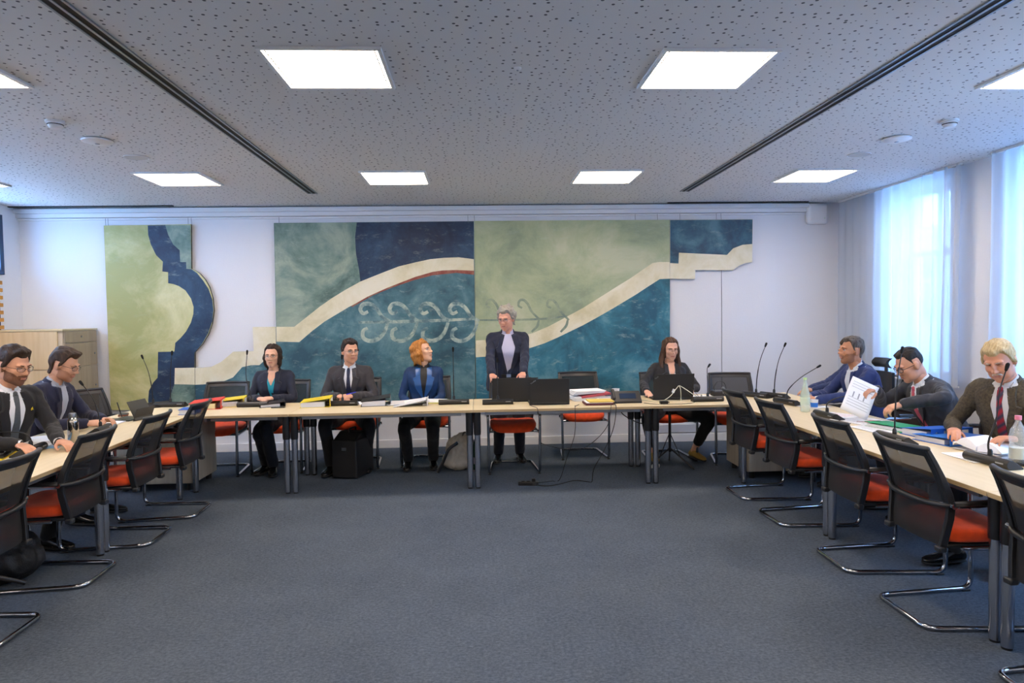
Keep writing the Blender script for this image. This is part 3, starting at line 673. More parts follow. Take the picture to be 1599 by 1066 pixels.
G_IN_L, G_IN_R, G_BACK, G_OUT = 'chairs with their backs to the room, left wing', 'chairs with their backs to the room, right wing', 'chairs along the back row', 'chairs on the outer side of the wings'
chair0 = build_chair('red seated mesh chair behind the back row under the dark haired woman in glasses', (-2.11, 7.42, 0), PI, G_BACK)
def chair(x, y, rz, label, group): return dup(chair0, label, (x, y, 0), rz, group)
chair(-2.74, 7.32, PI + .03, 'empty mesh chair behind the red and yellow binders', G_BACK)
chair(-1.34, 7.52, PI, 'mesh chair under the man in the charcoal suit, briefcase before it', G_BACK)
chair(-0.57, 7.54, PI - .04, 'mesh chair under the red-haired woman in blue velvet', G_BACK)
chair(0.345, 7.12, PI, 'empty dark red chair pushed in before the standing woman', G_BACK)
chair(1.165, 7.72, PI, 'empty red mesh chair behind the stack of papers, between the two women', G_BACK)
chair(2.08, 7.50, PI, 'mesh chair under the woman working at the laptop', G_BACK)
chair(2.76, 7.22, PI - .15, 'empty mesh chair behind the black handbag', G_BACK)
for x, y, a, lab in ((2.51, 5.86, 0.02, 'mesh chair of the right wing farthest away, next to the low cabinet'), (2.51, 5.13, 0.03, 'mesh chair of the right wing in front of the glass bottle'),
                     (2.51, 4.20, -0.02, 'mesh chair of the right wing in front of the man sorting papers'), (2.49, 3.45, 0.0, 'mesh chair of the right wing in front of the blue binders, seat fully seen'),
                     (2.52, 2.62, 0.0, 'mesh chair of the right wing cut off by the picture edge')):
    chair(x, y, -PI / 2 + a, lab, G_IN_R)
for x, y, a, lab in ((-2.62, 5.80, 0.05, 'mesh chair of the left wing farthest away, next to the low cabinet'), (-2.66, 5.12, 0.04, 'mesh chair of the left wing in front of the tablet'),
                     (-2.69, 4.38, 0.05, 'mesh chair of the left wing in front of the steel bottle'), (-2.68, 3.58, 0.03, 'mesh chair of the left wing cut off by the picture edge')):
    chair(x, y, PI / 2 + a, lab, G_IN_L)
chair(-3.72, 6.86, -PI / 2 - 0.5, 'empty mesh chair at the left corner, beyond the man writing', G_OUT)
chair(-3.80, 5.62, -PI / 2 - .05, 'mesh chair under the man in the navy suit writing at the left wing', G_OUT)
chair(-3.72, 4.80, -PI / 2 - .3, 'mesh chair under the bearded man in the black suit', G_OUT)
chair(3.84, 6.16, PI / 2 + .1, 'mesh chair under the man in the blue suit at the right wing', G_OUT)
t = thing('office_chair', 'black office chair with a curved headrest behind the man in the royal blue suit', 'chair', (4.0, 6.97, 0), PI / 2)
MB().box((0, 0.02, .47), (.48, .46, .07)).build('seat', M_armpad, t, 30, .03, 3)
P_ = [[(x_ * .22, -.24 - .05 * (1 - x_ * x_), .50 + .46 * k / 6) for x_ in [i / 4 - 1 for i in range(9)]] for k in range(7)]
MB().slab(P_, [[(p[0], p[1] + .03, p[2]) for p in r] for r in P_]).build('backrest', M_frame, t, 60)
P_ = [[(x_ * .13, -.27 - .03 * (1 - x_ * x_) + .04 * math.sin(PI * k / 6), 1.0 + .10 * k / 6) for x_ in [i / 4 - 1 for i in range(9)]] for k in range(7)]
MB().slab(P_, [[(p[0], p[1] + .03, p[2]) for p in r] for r in P_]).build('headrest', M_armpad, t, 60)
MB().box((0, -.285, .98), (.05, .012, .12)).build('headrest_bracket', M_frame, t, 0, .003)
MB().tube([(0, 0, .09), (0, 0, .44)], .025, 12).build('column', M_steel, t)
for k in range(5):
    a = 2 * PI * k / 5 + .3; c_, s_ = math.cos(a), math.sin(a)
    l_ = MB().tube([(0, 0, .10), (.28 * c_, .28 * s_, .065)], .018, 8, round_ends=True).build('base_arm', M_black, t)
    MB().lathe([(.001, 0), (.022, .004), (.026, .025), (.022, .05), (.001, .052)], (.28 * c_, .28 * s_, 0), 12).build('caster', M_black, l_)
for s_ in (-1, 1):
    MB().box((s_ * .27, .0, .68), (.06, .25, .025)).build('armrest', M_armpad, t, 0, .008); MB().box((s_ * .27, -.02, .57), (.025, .05, .20)).build('arm_post', M_frame, t, 0, .004); MB().box((s_ * .25, -.02, .47), (.06, .05, .02)).build('arm_bracket', M_frame, t, 0)
chair(3.88, 5.10, PI / 2 - .05, 'mesh chair under the man in the charcoal suit sorting papers', G_OUT)
chair(3.76, 4.02, PI / 2 + .35, 'mesh chair under the older man in the tweed jacket', G_OUT)

# ---- storage cabinet on the left
t = thing('storage_cabinet', 'tall pale wooden cabinet with locker doors standing in the left back corner', 'cabinet', (-4.984, 8.07, 0))
MB().box((0, 0, 0.76), (0.84, 0.66, 1.5)).build('carcass', M_cab, t, 0, 0.003)
MB().box((0.0, -0.005, 1.52), (0.87, 0.69, 0.02)).build('top_panel', mat('pale_cabinet_top', 'cdc19f', 0.5), t, 0, 0.002)
for z0, z1 in ((0.1, 1.08), (1.09, 1.505)):
    MB().box((-0.02, -0.338, (z0 + z1) / 2), (0.78, 0.018, z1 - z0)).build('front_panel', mat('warm_cabinet_front', 'cbb691', 0.5, col2='d6c4a2', scale=4, stretch=(6, 6, .5)), t, 0, 0.002)
for z0, z1 in ((0.1, 0.62), (0.625, 1.10), (1.105, 1.37), (1.375, 1.505)):
    d = MB().box((0.428, 0, (z0 + z1) / 2), (0.016, 0.63, z1 - z0 - .004)).build('locker_door', M_cab2, t, 0, 0.002)
    lk = MB().lathe([(0.001, 0), (0.012, 0), (0.012, 0.006), (0.001, 0.006)], n=12)
    yy, zz = (0.0, (z0 + z1) / 2) if z1 > 1.4 else (0.26, (z0 + z1) / 2)
    lk.v = [(0.436 + p[2], yy + p[0], zz + p[1]) for p in lk.v]; lk.build('lock', M_steel, d)

# ---- gooseneck microphones
M_mic = mat('black_microphone_plastic', '1b1c1e', 0.33)
M_foam = mat('microphone_foam', '0c0c0d', 0.95, bump=0.5, bscale=900)
def mic(x, y, rz, path, label, half=0.15):
    """base bar along local x, speaker side local +y; path: gooseneck offsets in the world from the root"""
    t = thing('gooseneck_microphone', label, 'microphone', (x, y, 0.7405), rz, 'gooseneck microphones')
    arc = [(-0.028 * math.cos(a) - .012, 0.026 + 0.026 * math.sin(a)) for a in [(-PI / 2) + PI * i / 12 for i in range(13)]]
    prof = [(0.0, 0.0), (0.062, 0.0), (0.062, 0.010), (0.012, 0.040), (-0.004, 0.051)] + arc[::-1][1:]
    b = MB().prism(prof, -half, half, 'yz').build('base', M_mic, t, 35, 0.002)
    MB().prism([(0.062, 0.0105), (0.016, 0.0395), (0.016, 0.042), (0.062, 0.013)], 0.03, half - 0.02, 'yz').build('control_panel', mat('dark_button_panel', '2b2d31', 0.5), t, 0)
    MB().box((0.10, -0.0385, 0.03), (0.05, 0.004, 0.007)).build('name_plate', M_alu, t, 0)
    R = Matrix.Rotation(-rz, 3, 'Z'); root = Vector((0, 0, 0.044))
    P = [root + R @ Vector(p) for p in path]
    MB().lathe([(0.001, 0.035), (0.0135, 0.035), (0.0125, 0.075), (0.008, 0.085), (0.001, 0.086)], (0, 0, 0), 12).build('collar', M_black, t)
    sp = spline(P, 6); n = len(sp)
    MB().tube([tuple(p) for p in sp], [0.0052 if i < n * .45 else 0.0036 for i in range(n)], 8).build('gooseneck', M_black, t, 60)
    a, c = Vector(sp[-2]), Vector(sp[-1]); d = (c - a).normalized()
    MB().tube([c - d * 0.012, c + d * .004, c + d * 0.02], [0.008, 0.0105, 0.0105], 10, round_ends=True).build('capsule', M_foam, t, 60)
    return t
def straight(dx, dy, dz): return [(0, 0, 0), (dx * .12, dy * .12, dz * .35), (dx * .45, dy * .45, dz * .7), (dx, dy, dz)]
MICS = [(-3.26, 6.98, -PI / 2 - .75, straight(-.08, -.02, .46), 'gooseneck microphone at the left corner leaning left, beside the tablet'),
        (-3.10, 7.0, 0, straight(.02, .02, .49), 'upright gooseneck microphone at the left corner before the dark blue painted band'),
        (-2.24, 6.86, 0, [(0, 0, 0), (-.06, 0, .25), (-.05, .02, .49)], 'gooseneck microphone before the dark-haired woman in glasses'),
        (-1.35, 6.80, 0, straight(0, .02, .43), 'gooseneck microphone before the man with the dark tie'),
        (-0.25, 6.72, 0, straight(0, .02, .49), 'gooseneck microphone right of the red-haired woman'),
        (0.18, 6.64, 0, straight(.0, .02, .38), 'gooseneck microphone before the standing woman'),
        (2.22, 6.52, 0, [(0, 0, 0), (0, 0, .15), (.0, .01, .27), (.02, .02, .30)], 'short gooseneck microphone right of the laptop with white cables'),
        (2.80, 6.76, -PI / 2 + .5, straight(.10, 0, .48), 'leftmost upright gooseneck microphone at the right corner'),
        (2.96, 6.70, -PI / 2 + .5, straight(.11, 0, .48), 'second upright gooseneck microphone at the right corner'),
        (2.86, 6.2, -PI / 2 + .25, [(0, 0, 0), (.015, 0, .09), (.13, 0, .2), (.30, 0, .30)], 'bent gooseneck microphone behind the glass bottle'),
        (2.80, 5.35, -PI / 2 + .05, [(0, 0, 0), (.0, 0, .07), (.08, 0, .115), (.25, 0, .145), (.44, 0, .18)], 'low bent gooseneck microphone before the sheet held by the charcoal suited man'),
        (2.72, 4.33, -PI / 2 + .05, straight(.06, .02, .55), 'upright gooseneck microphone before the face of the charcoal suited man'),
        (2.82, 3.62, -PI / 2 + .1, [(0, 0, 0), (-.01, 0, .08), (.035, 0, .22), (.05, 0, .36), (.09, 0, .49)], 'gooseneck microphone before the face of the older man'),
        (-2.97, 5.48, PI / 2 + .2, straight(-.13, 0, .34), 'gooseneck microphone by the steel bottle leaning towards the man writing'),
        (-2.98, 4.66, PI / 2 + .15, [(0, 0, 0), (0, 0, .05), (-.03, 0, .085), (-.1, 0, .10), (-.25, -.03, .10)], 'low bent gooseneck microphone at the left picture edge')]
for m_ in MICS: mic(*m_)
# ------------------------------------------------------------------ people
def V(*a): return np.array(a, float)
def unit(v): return v / (np.linalg.norm(v) + 1e-9)
def rotx(a): c, s = math.cos(a), math.sin(a); return np.array([[1, 0, 0], [0, c, -s], [0, s, c]])
def roty(a): c, s = math.cos(a), math.sin(a); return np.array([[c, 0, s], [0, 1, 0], [-s, 0, c]])
def rotz(a): c, s = math.cos(a), math.sin(a); return np.array([[c, -s, 0], [s, c, 0], [0, 0, 1]])

def remeshed(mb, voxel, smooth=6, fac=0.5):
    """one continuous surface grown round overlapping forms"""
    me = mb.mesh('tmp'); o = bpy.data.objects.new('tmp', me); COL.objects.link(o)
    r = o.modifiers.new('r', 'REMESH'); r.mode = 'VOXEL'; r.voxel_size = voxel
    s = o.modifiers.new('s', 'SMOOTH'); s.iterations = smooth; s.factor = fac
    dg = bpy.context.evaluated_depsgraph_get()
    out = bpy.data.meshes.new_from_object(o.evaluated_get(dg))
    bpy.data.objects.remove(o); bpy.data.meshes.remove(me)
    return out

def wrinkle(me, amp, sc=(16, 16, 7), seed=0, calm=None):
    n = len(me.vertices); co = np.empty(n * 3); me.vertices.foreach_get('co', co); co = co.reshape(-1, 3)
    no = np.empty(n * 3); me.vertex_normals.foreach_get('vector', no); no = no.reshape(-1, 3)
    for i in range(n):
        p = co[i]; q = Vector((p[0] * sc[0] + seed, p[1] * sc[1], p[2] * sc[2]))
        k = noise.noise(q); k = (1 - abs(k) * 2.2) * 0.7 + 0.5 * noise.noise(q * 2.3)
        a_ = amp if calm is None else amp * float(smoothstep(.10, .20, np.linalg.norm(p - calm)))
        co[i] += no[i] * k * a_
    me.vertices.foreach_set('co', co.ravel()); me.update()

# ---- torso: a curved, lofted form with a parametric front surface
MALE = dict(w=[.172, .160, .160, .180, .192, .168, .118, .064], df=[.105, .118, .120, .130, .112, .088, .070, .052], db=[.118, .10, .095, .105, .105, .092, .078, .056], L=.54, sh=.172, ar=1.0, head=1.0)
FEM = dict(w=[.178, .142, .134, .156, .166, .146, .102, .054], df=[.10, .10, .108, .138, .112, .082, .062, .045], db=[.12, .09, .085, .095, .095, .082, .066, .048], L=.515, sh=.150, ar=.86, head=.95)
SK = [0, .2, .42, .64, .82, .90, .95, 1.0]
class Torso:
    def __init__(s, b, base, lean, curl, twist, side=0.0):
        s.b = b; s.L = b['L']; N = 41; s.C = [np.array(base, float)]; s.R = []
        for i in range(N):
            q = i / (N - 1); a = math.radians(lean + curl * q)
            s.R.append(roty(math.radians(side) * q) @ rotz(math.radians(twist) * q) @ rotx(-a))
            if i: s.C.append(s.C[-1] + s.R[-1] @ V(0, 0, 1) * s.L / (N - 1))
        s.N = N
    def at(s, q):
        k = q * (s.N - 1)
        if k <= 0: return s.C[0] + s.R[0] @ V(0, 0, 1) * s.L * q, s.R[0]
        if k >= s.N - 1: return s.C[-1] + s.R[-1] @ V(0, 0, 1) * s.L * (q - 1), s.R[-1]
        i = int(k); f = k - i; return s.C[i] * (1 - f) + s.C[i + 1] * f, s.R[i]
    def dims(s, q): return [float(np.interp(q, SK, s.b[k])) for k in ('w', 'df', 'db')]
    def ring(s, q, off, n=28, mul=1.0):
        c, R = s.at(q); w, df, db = s.dims(q); w = (w + off) * mul; out = []
        for j in range(n):
            a = 2 * PI * j / n; x, y = math.cos(a), math.sin(a); e = 0.82
            d = (df if y > 0 else db) + off
            out.append(c + R @ V(w * math.copysign(abs(x) ** e, x), d * mul * math.copysign(abs(y) ** e, y), 0))
        return out
    def front(s, q, x, off):
        c, R = s.at(q); w, df, db = s.dims(q); w += off; d = df + off
        u = min(abs(x) / w, .995); y = d * (1 - u ** (2 / .82)) ** .41
        return c + R @ V(x, y, 0)
    def patch(s, mb, q0, q1, xa, xb, off, th=.008, nq=12, nx=6, mi=0, flare=0):
        P, Q = [], []
        for i in range(nq + 1):
            f = i / nq; q = q0 + (q1 - q0) * f; a, b = xa(f), xb(f)
            P.append([s.front(q, a + (b - a) * k / nx, off + (flare * k / nx if flare > 0 else -flare * (1 - k / nx))) for k in range(nx + 1)])
            Q.append([s.front(q, a + (b - a) * k / nx, off - th) for k in range(nx + 1)])
        mb.slab(P, Q, mi)

def limb(mb, pts, rad, n=14, k=5):
    P = spline(pts, k); R = spline([(r,) for r in rad], k)
    mb.tube([tuple(p) for p in P], [float(r[0]) for r in R], n, round_ends=True)

def ik(a, t, l1, l2, pole):
    d = t - a; L = np.linalg.norm(d); L = min(L, (l1 + l2) * .995); u = unit(d)
    p = pole - u * np.dot(pole, u); p = unit(p)
    x = (l1 * l1 - l2 * l2 + L * L) / (2 * L); h = math.sqrt(max(0, l1 * l1 - x * x))
    return a + u * x + p * h

def hand(mb, W, d, nrm, right, curl=(.35, .45, .35), sc=1.0, thumb=.6, curls=None):
    d = unit(np.array(d, float)); nrm = np.array(nrm, float); nrm = unit(nrm - d * np.dot(nrm, d))
    lat = np.cross(d, nrm) * (1 if right else -1)
    rings = []
    for t, w, h in ((-.02, .026, .020), (.0, .027, .020), (.03, .034, .018), (.06, .041, .015), (.082, .041, .012), (.09, .036, .009)):
        c = W + d * t * sc
        rings.append([c + (lat * w * math.copysign(abs(math.cos(a)) ** .7, math.cos(a)) + nrm * h * math.sin(a)) * sc for a in [2 * PI * j / 14 for j in range(14)]])
    mb.loft(rings)
    for k, (o, st, ls) in enumerate(((.030, .080, (.042, .026, .020)), (.010, .084, (.046, .030, .021)), (-.010, .081, (.043, .028, .020)), (-.029, .072, (.034, .021, .018)))):
        p = W + (d * (st - .015) + lat * o) * sc; pts = [p]; a = 0; cc = curls[k] if curls else curl
        p = W + (d * st + lat * o) * sc; pts.append(p)
        for l, c in zip(ls, cc):
            a += c; sp = lat * (o * 0.9)
            p = p + unit(d * math.cos(a) + nrm * math.sin(a) + sp) * l * sc; pts.append(p)
        mb.tube([tuple(q) for q in pts], [.0095 * sc, .0095 * sc, .009 * sc, .0082 * sc, .0070 * sc], 8, round_ends=True)
    p = W + (d * .018 + lat * .020 + nrm * .006) * sc; pts = [p]
    for l, q in ((.038, lat * .75 + d * .6 + nrm * thumb), (.032, lat * .35 + d * .85 + nrm * thumb), (.024, d * .9 + lat * .05 + nrm * thumb)):
        p = p + unit(q) * l * sc; pts.append(p)
    mb.tube([tuple(q) for q in pts], [.015 * sc, .0125 * sc, .0105 * sc, .0085 * sc], 8, round_ends=True)

# ---- head: outermost surface of blended forms seen from its centre
NA, NP = 116, 86
_az = np.linspace(0, 2 * PI, NA, endpoint=False); _po = np.linspace(-PI / 2 + .03, PI / 2 - .03, NP)
DIRS = np.array([[math.cos(p) * math.sin(a), math.cos(p) * math.cos(a), math.sin(p)] for p in _po for a in _az])
def head_radius(hd):
    jw, nz, ch, br = hd.get('jaw', 1), hd.get('nose', 1), hd.get('cheek', 1), hd.get('brow', 1)
    def ell(p, c, r):
        q = (p - np.array(c)) / np.array(r); k0 = np.linalg.norm(q, axis=1); k1 = np.linalg.norm(q / np.array(r), axis=1) + 1e-9
        return k0 * (k0 - 1) / k1
    def smin(a, b, k): h = np.maximum(k - np.abs(a - b), 0) / k; return np.minimum(a, b) - h * h * k / 4
    def sdf(p):
        ax = p.copy(); ax[:, 0] = np.abs(ax[:, 0])
        d = ell(p, (0, -.016, .030), (.0745, .094, .085))
        d = smin(d, ell(p, (0, .018, -.035), (.060 * jw, .066, .072)), .03)
        d = smin(d, ell(p, (0, .055, -.098), (.026 * jw, .026, .020)), .03)
        d = smin(d, ell(ax, (.040 * jw * (.55 + .45 * br), .020, -.070), (.020, .038, .026)), .03)
        d = smin(d, ell(ax, (.034 * ch, .058, -.022), (.024, .024, .022)), .02)
        d = smin(d, ell(ax, (.024, .077 - .007 * (1 - br), .026), (.028, .012, .010)), .014)
        d = -smin(-d, ell(ax, (.031, .092, .007), (.019, .016, .012)), .010)
        d = smin(d, ell(p, (0, .089, .000), (.0095, .016 * nz, .026)), .010)
        d = smin(d, ell(p, (0, .102 + .004 * (nz - 1), -.024), (.0115, .013 * nz, .0115)), .010)
        d = smin(d, ell(ax, (.0115, .091, -.029), (.0075, .011, .0085)), .006)
        d = smin(d, ell(p, (0, .081, -.053), (.027, .012, .0065)), .008)
        d = smin(d, ell(p, (0, .080, -.0655), (.022, .012, .007)), .006)
        d = -smin(-d, ell(p, (0, .0975, -.0590), (.021, .0065, .0016)), .003)
        d = smin(d, ell(ax, (.0765, -.010, -.004), (.010, .021, .032)), .008)
        d = smin(d, ell(p, (0, -.045, -.075), (.048, .045, .06)), .03)
        return d
    rr = np.linspace(.17, .03, 57); best = np.full(len(DIRS), .05); done = np.zeros(len(DIRS), bool); prev = sdf(DIRS * rr[0])
    for i in range(1, len(rr)):
        cur = sdf(DIRS * rr[i]); hit = (~done) & (cur <= 0) & (prev > 0)
        best[hit] = rr[i] + (rr[i - 1] - rr[i]) * (-cur[hit]) / (prev[hit] - cur[hit] + 1e-9); done |= hit; prev = cur
    return best

def head_mesh(mb, r, T, mat_of=None, off=None):
    """star-shaped surface; T maps head space to figure space; mat_of(centre) gives the slot"""
    P = DIRS * r[:, None]; Q = P @ T[0].T + T[1]
    o = len(mb.v); mb.v += [tuple(q) for q in Q]
    for i in range(NP - 1):
        for j in range(NA):
            j2 = (j + 1) % NA; a, b, c, d = i * NA + j, i * NA + j2, (i + 1) * NA + j2, (i + 1) * NA + j
            mb.f.append((o + a, o + d, o + c, o + b)); mb.m.append(mat_of((P[a] + P[b] + P[c] + P[d]) / 4) if mat_of else 0)
    mb.f.append(tuple(o + j for j in range(NA))); mb.m.append(0)
    mb.f.append(tuple(o + (NP - 1) * NA + j for j in range(NA))[::-1]); mb.m.append(mb.m[-2] if mat_of is None else mat_of(P[-1]))

def hair_shell(r, st, seed):
    P = DIRS * r[:, None]; x, y, z = P[:, 0], P[:, 1], P[:, 2]
    zf = st.get('front', .076); side = st.get('sideburn', -.005); nape = st.get('nape', -.085); low = st.get('low')
    fy = st.get('fringe_y', .05)
    if low is not None:
        line = np.where(y > fy, zf, np.where(y > .012, low + (zf - low) * smoothstep(.012, fy, y), low))
    else:
        line = np.where(y > fy, zf, np.where(y > .0, side + (zf - side) * smoothstep(0.0, fy, y), np.where(y > -.035, side + .035, side + .035 + (nape - side - .035) * smoothstep(.035, .06, -y))))
    line = line + st.get('temple', .012) * (1 - smoothstep(.0, .03, np.abs(np.abs(x) - .045))) * (y > .03)
    m = z - line
    if st.get('part'): m = m  # parting handled by thickness
    top, sd, bk = st['top'], st['side'], st.get('back', st['side'])
    t = sd + (top - sd) * smoothstep(.03, .095, z)
    t = np.where(y < -.03, t + (bk - t) * smoothstep(.03, .07, -y) * (1 - smoothstep(.05, .11, z)), t)
    if st.get('quiff'): t = t + st['quiff'] * smoothstep(.02, .07, y) * smoothstep(.06, .085, z)
    if st.get('part'):
        t = t - st['part'] * np.exp(-((x - st.get('part_x', .03)) / .007) ** 2) * (z > .06)
    if st.get('lowfull'): t = t + st['lowfull'] * smoothstep(.03, -.06, z) * (y < .05)
    nz = np.array([noise.noise(Vector((p[0] * st.get('fx', 70) + seed, p[1] * st.get('fy', 25), p[2] * st.get('fz', 18)))) for p in P])
    n2 = np.array([noise.noise(Vector((p[0] * 28 + seed, p[1] * 28, p[2] * 28))) for p in P])
    t = t * (1 + st.get('rough', .25) * nz + st.get('curl', .1) * n2) + .0015 * nz
    k = smoothstep(-.004, .009, m)
    return r * .985 - .004 + (t + .004 + .0) * k - (1 - k) * .004

EARM = {}
def skin_set(name, c, lip):
    return [mat(name + '_skin', c, 0.48, var=0.06, scale=18), mat(name + '_lips', lip, 0.45)]

M_shoe = mat('black_shoe_leather', '121214', 0.25)
M_sole = mat('shoe_sole', '1c1b1b', 0.7)
M_eyew = mat('eye_white', 'c9c6c2', 0.25); M_iris = mat('dark_iris', '2c241f', 0.2)
M_lens = mix_transparent(mat('spectacle_lens', 'd7e2ea', 0.04), 0.86)
M_glf = mat('dark_spectacle_frame', '1a1817', 0.3); M_glm = mat('thin_metal_spectacle_frame', '8c7f72', 0.25, 0.8)

def person(label, loc, rz, spec):
    b = dict(spec['body']); t = thing('person', label, 'person', (loc[0], loc[1], 0), rz)
    S = spec.get('scale', 1.0); hz = spec.get('hip', .565)
    tor = Torso(b, (0, 0, hz), spec.get('lean', 6), spec.get('curl', 8), spec.get('twist', 0), spec.get('sidelean', 0))
    seed = random.random() * 50
    ar = b['ar']; UA, FA = .285 * (1 if ar == 1 else .93), .265 * (1 if ar == 1 else .92)
    body = MB(); skin, lips = spec['skin']
    # torso and neck
    body.loft([tor.ring(q, -.004) for q in np.linspace(-.12, 1.0, 20)])
    nb, NR = tor.at(1.0)
    yaw, pitch, roll = [math.radians(a) for a in spec.get('head', (0, 0, 0))]
    HR = rotz(yaw) @ rotx(-pitch) @ roty(roll); hs = b['head'] * 1.05
    neckdir = unit(NR @ V(0, .10, 1)); top = nb + neckdir * .062 * (1.0 if ar == 1 else .95)
    hc = top - HR @ V(0, -.026, -.088) * hs
    limb(body, [nb - neckdir * .05, nb + neckdir * .02, top, hc + HR @ V(0, -.03, -.04)], [.068 * ar ** .5, .056 * ar ** .6, .053 * ar ** .6, .052 * ar ** .6])
    # arms
    arms = []
    for i, sd in enumerate((1, -1)):
        c, R = tor.at(.87); A = c + R @ V(sd * b['sh'], -.005, .0) + V(0, 0, spec.get('shrug', 0))
        Wt = np.array(spec['wrist'][i], float); E = ik(A, Wt, UA, FA, np.array(spec['pole'][i], float) * V(.62, 1, 1))
        W = E + unit(Wt - E) * min(np.linalg.norm(Wt - E), FA)
        arms.append((A, E, W))
        limb(body, [A + unit(A - E) * -.0, A * .55 + E * .45, E, E * .6 + W * .4, W], [.046 * ar, .043 * ar, .036 * ar, .036 * ar, .026 * ar])
        hd = spec['hand'][i]
        hand(body, W + unit(np.array(hd[0], float)) * .012, hd[0], hd[1], sd == 1, hd[2] if len(hd) > 2 else (.35, .45, .35), .98 if ar == 1 else .9, hd[3] if len(hd) > 3 else .5)
    # legs
    legs = []
    for i, sd in enumerate((1, -1)):
        H = V(sd * .088, .0, hz - .02); An = np.array(spec['ankle'][i], float); K = ik(H, An, .44 * S, .43 * S, np.array(spec.get('kpole', (0, .6, 1)), float) + V(sd * spec.get('kout', .12), 0, 0))
        legs.append((H, K, An)); limb(body, [H, H * .5 + K * .5, K, K * .6 + An * .4, An, An - V(0, 0, .04)], [.078, .070, .052, .050, .034, .034])
        fd = unit(np.array(spec['foot'][i], float)); body.ell(An + fd * .06 + V(0, 0, -.055), (.035, .035, .025), 10); 
    me = remeshed(body, .0055, 5)
    # join the head to the same mesh
    hd = spec.get('face', {}); r = head_radius(hd) * hs; T = (HR, hc)
    fin = MB(); fin.v = [tuple(v.co) for v in me.vertices]; fin.f = [tuple(p.vertices) for p in me.polygons]; fin.m = [0] * len(fin.f); bpy.data.meshes.remove(me)
    beard = hd.get('beard')
    def mo(p):
        p = p / hs
        if abs(p[0]) < .021 - .5 * abs(p[2] + .059) and -.0675 < p[2] < -.0525 and p[1] > .070: return 1
        if beard:
            lim = -.042 if abs(p[0]) < .036 else -.048 + (abs(p[0]) - .036) * 0.9
            if p[2] < lim and p[1] > -.005 and p[2] > -.125 and not (abs(p[0]) < .028 and p[2] > -.036): return 2
        return 0
    head_mesh(fin, r, T, mo)
    bmats = [skin, lips] + ([beard] if beard else [])
    bo = fin.build('body', bmats, t, 180)
    # eyes, brows, moustache
    ph = lambda x, y, z: T[0] @ (V(x, y, z) * hs) + T[1]
    MT = Matrix(T[0].tolist())
    if hd.get('eyes', True):
        for sx in (-1, 1):
            gz = hd.get('gaze', (0, 0)); e = MB().ell(ph(sx * .031, .0715, .006), (.0125 * hs, .0115 * hs, .0085 * hs), 12, 0, MT)
            e.ell(ph(sx * .031 + gz[0], .0795, .006 + gz[1]), (.0055 * hs, .004 * hs, .0055 * hs), 8, 1, MT)
            e.build('eye', [M_eyew, M_iris], bo, 180)
    for sx in (-1, 1):
        lid = MB().tube([tuple(ph(sx * x, y, z)) for x, y, z in ((.018, .081, .009), (.025, .0845, .0135), (.033, .0842, .0145), (.041, .079, .011), (.045, .074, .007))], .0018 * hs, 6)
        lid.build('eyelid', mat('lash_line', '3a2a22', .6), bo, 180)
    if not hd.get('eyes', True) or hd.get('lids'):
        for sx in (-1, 1): MB().ell(ph(sx * .031, .0745, .008), (.0135 * hs, .0105 * hs, .0085 * hs), 12, 0, MT).build('lowered_eyelid', skin, bo, 180)
    hm = spec['hairmat']; st = spec['hair']; browm = spec.get('browmat', hm)
    for sx in (-1, 1):
        MB().tube([tuple(ph(sx * x, y, z)) for x, y, z in ((.012, .088, .0215), (.022, .0925, .026), (.034, .088, .028), (.046, .074, .023))], [.002 * hs, .0034 * hs, .003 * hs, .0012 * hs], 6).build('eyebrow', browm, bo, 180)
    if hd.get('moustache'):
        m = MB()
        for sx in (-1, 1): m.tube([tuple(ph(sx * x, y, z)) for x, y, z in ((.001, .0925, -.043), (.012, .091, -.045), (.022, .084, -.051), (.028, .076, -.060))], [.0055, .006, .005, .002], 8)
        m.build('moustache', hd['moustache'], bo, 180)
    # hair
    h = MB(); hr = hair_shell(r / hs, st, seed) * hs; head_mesh(h, hr, T)
    for lk in st.get('locks', []):
        pts = [tuple(ph(*p)) for p in lk[0]]; P = spline(pts, 5); R = spline([(q,) for q in lk[1]], 5)
        h.tube([tuple(p) for p in P], [float(q[0]) for q in R], 10, flat=lk[2] if len(lk) > 2 else .6, round_ends=True)
    h.build('hair', hm, t, 180)
    # glasses
    if spec.get('glasses'):
        gm, gw, gh, gr = spec['glasses']; g = MB(); gy = .098
        for sx in (-1, 1):
            loop = []
            for k in range(20):
                a = 2 * PI * k / 20; cx, cz = math.cos(a), math.sin(a)
                xx = gw * math.copysign(abs(cx) ** .7, cx); loop.append(tuple(ph(sx * .033 + xx, gy - 9 * max(0, (abs(sx * .033 + xx) - .02)) ** 2, .003 + gh * math.copysign(abs(cz) ** .7, cz))))
            g.tube(loop, gr, 6, closed=True)
            ox = .033 + gw
            g.tube([tuple(ph(*p)) for p in ((sx * ox, gy - .009, .008), (sx * .076, .062, .010), (sx * .081, .0, .010), (sx * .080, -.018, -.002))], gr, 6)
        g.tube([tuple(ph(*p)) for p in ((-.033 + gw, gy, .004), (0, gy + .006, .009), (.033 - gw, gy, .004))], gr, 6)
        go = g.build('glasses', gm, t, 180)
        for sx in (-1, 1):
            MB().lathe([(.001, -.0004), (.9, -.0004), (.9, .0004), (.001, .0004)], n=16)
            l = MB(); ring = [tuple(ph(sx * .033 + gw * .95 * math.cos(a), gy - .004, .003 + gh * .95 * math.sin(a))) for a in [2 * PI * k / 18 for k in range(18)]]
            l.add(ring, [tuple(range(18))]); l.build('lens', M_lens, go, 0)
    # ---- clothes
    off = spec.get('joff', .016); hem = spec.get('hem', -.06)
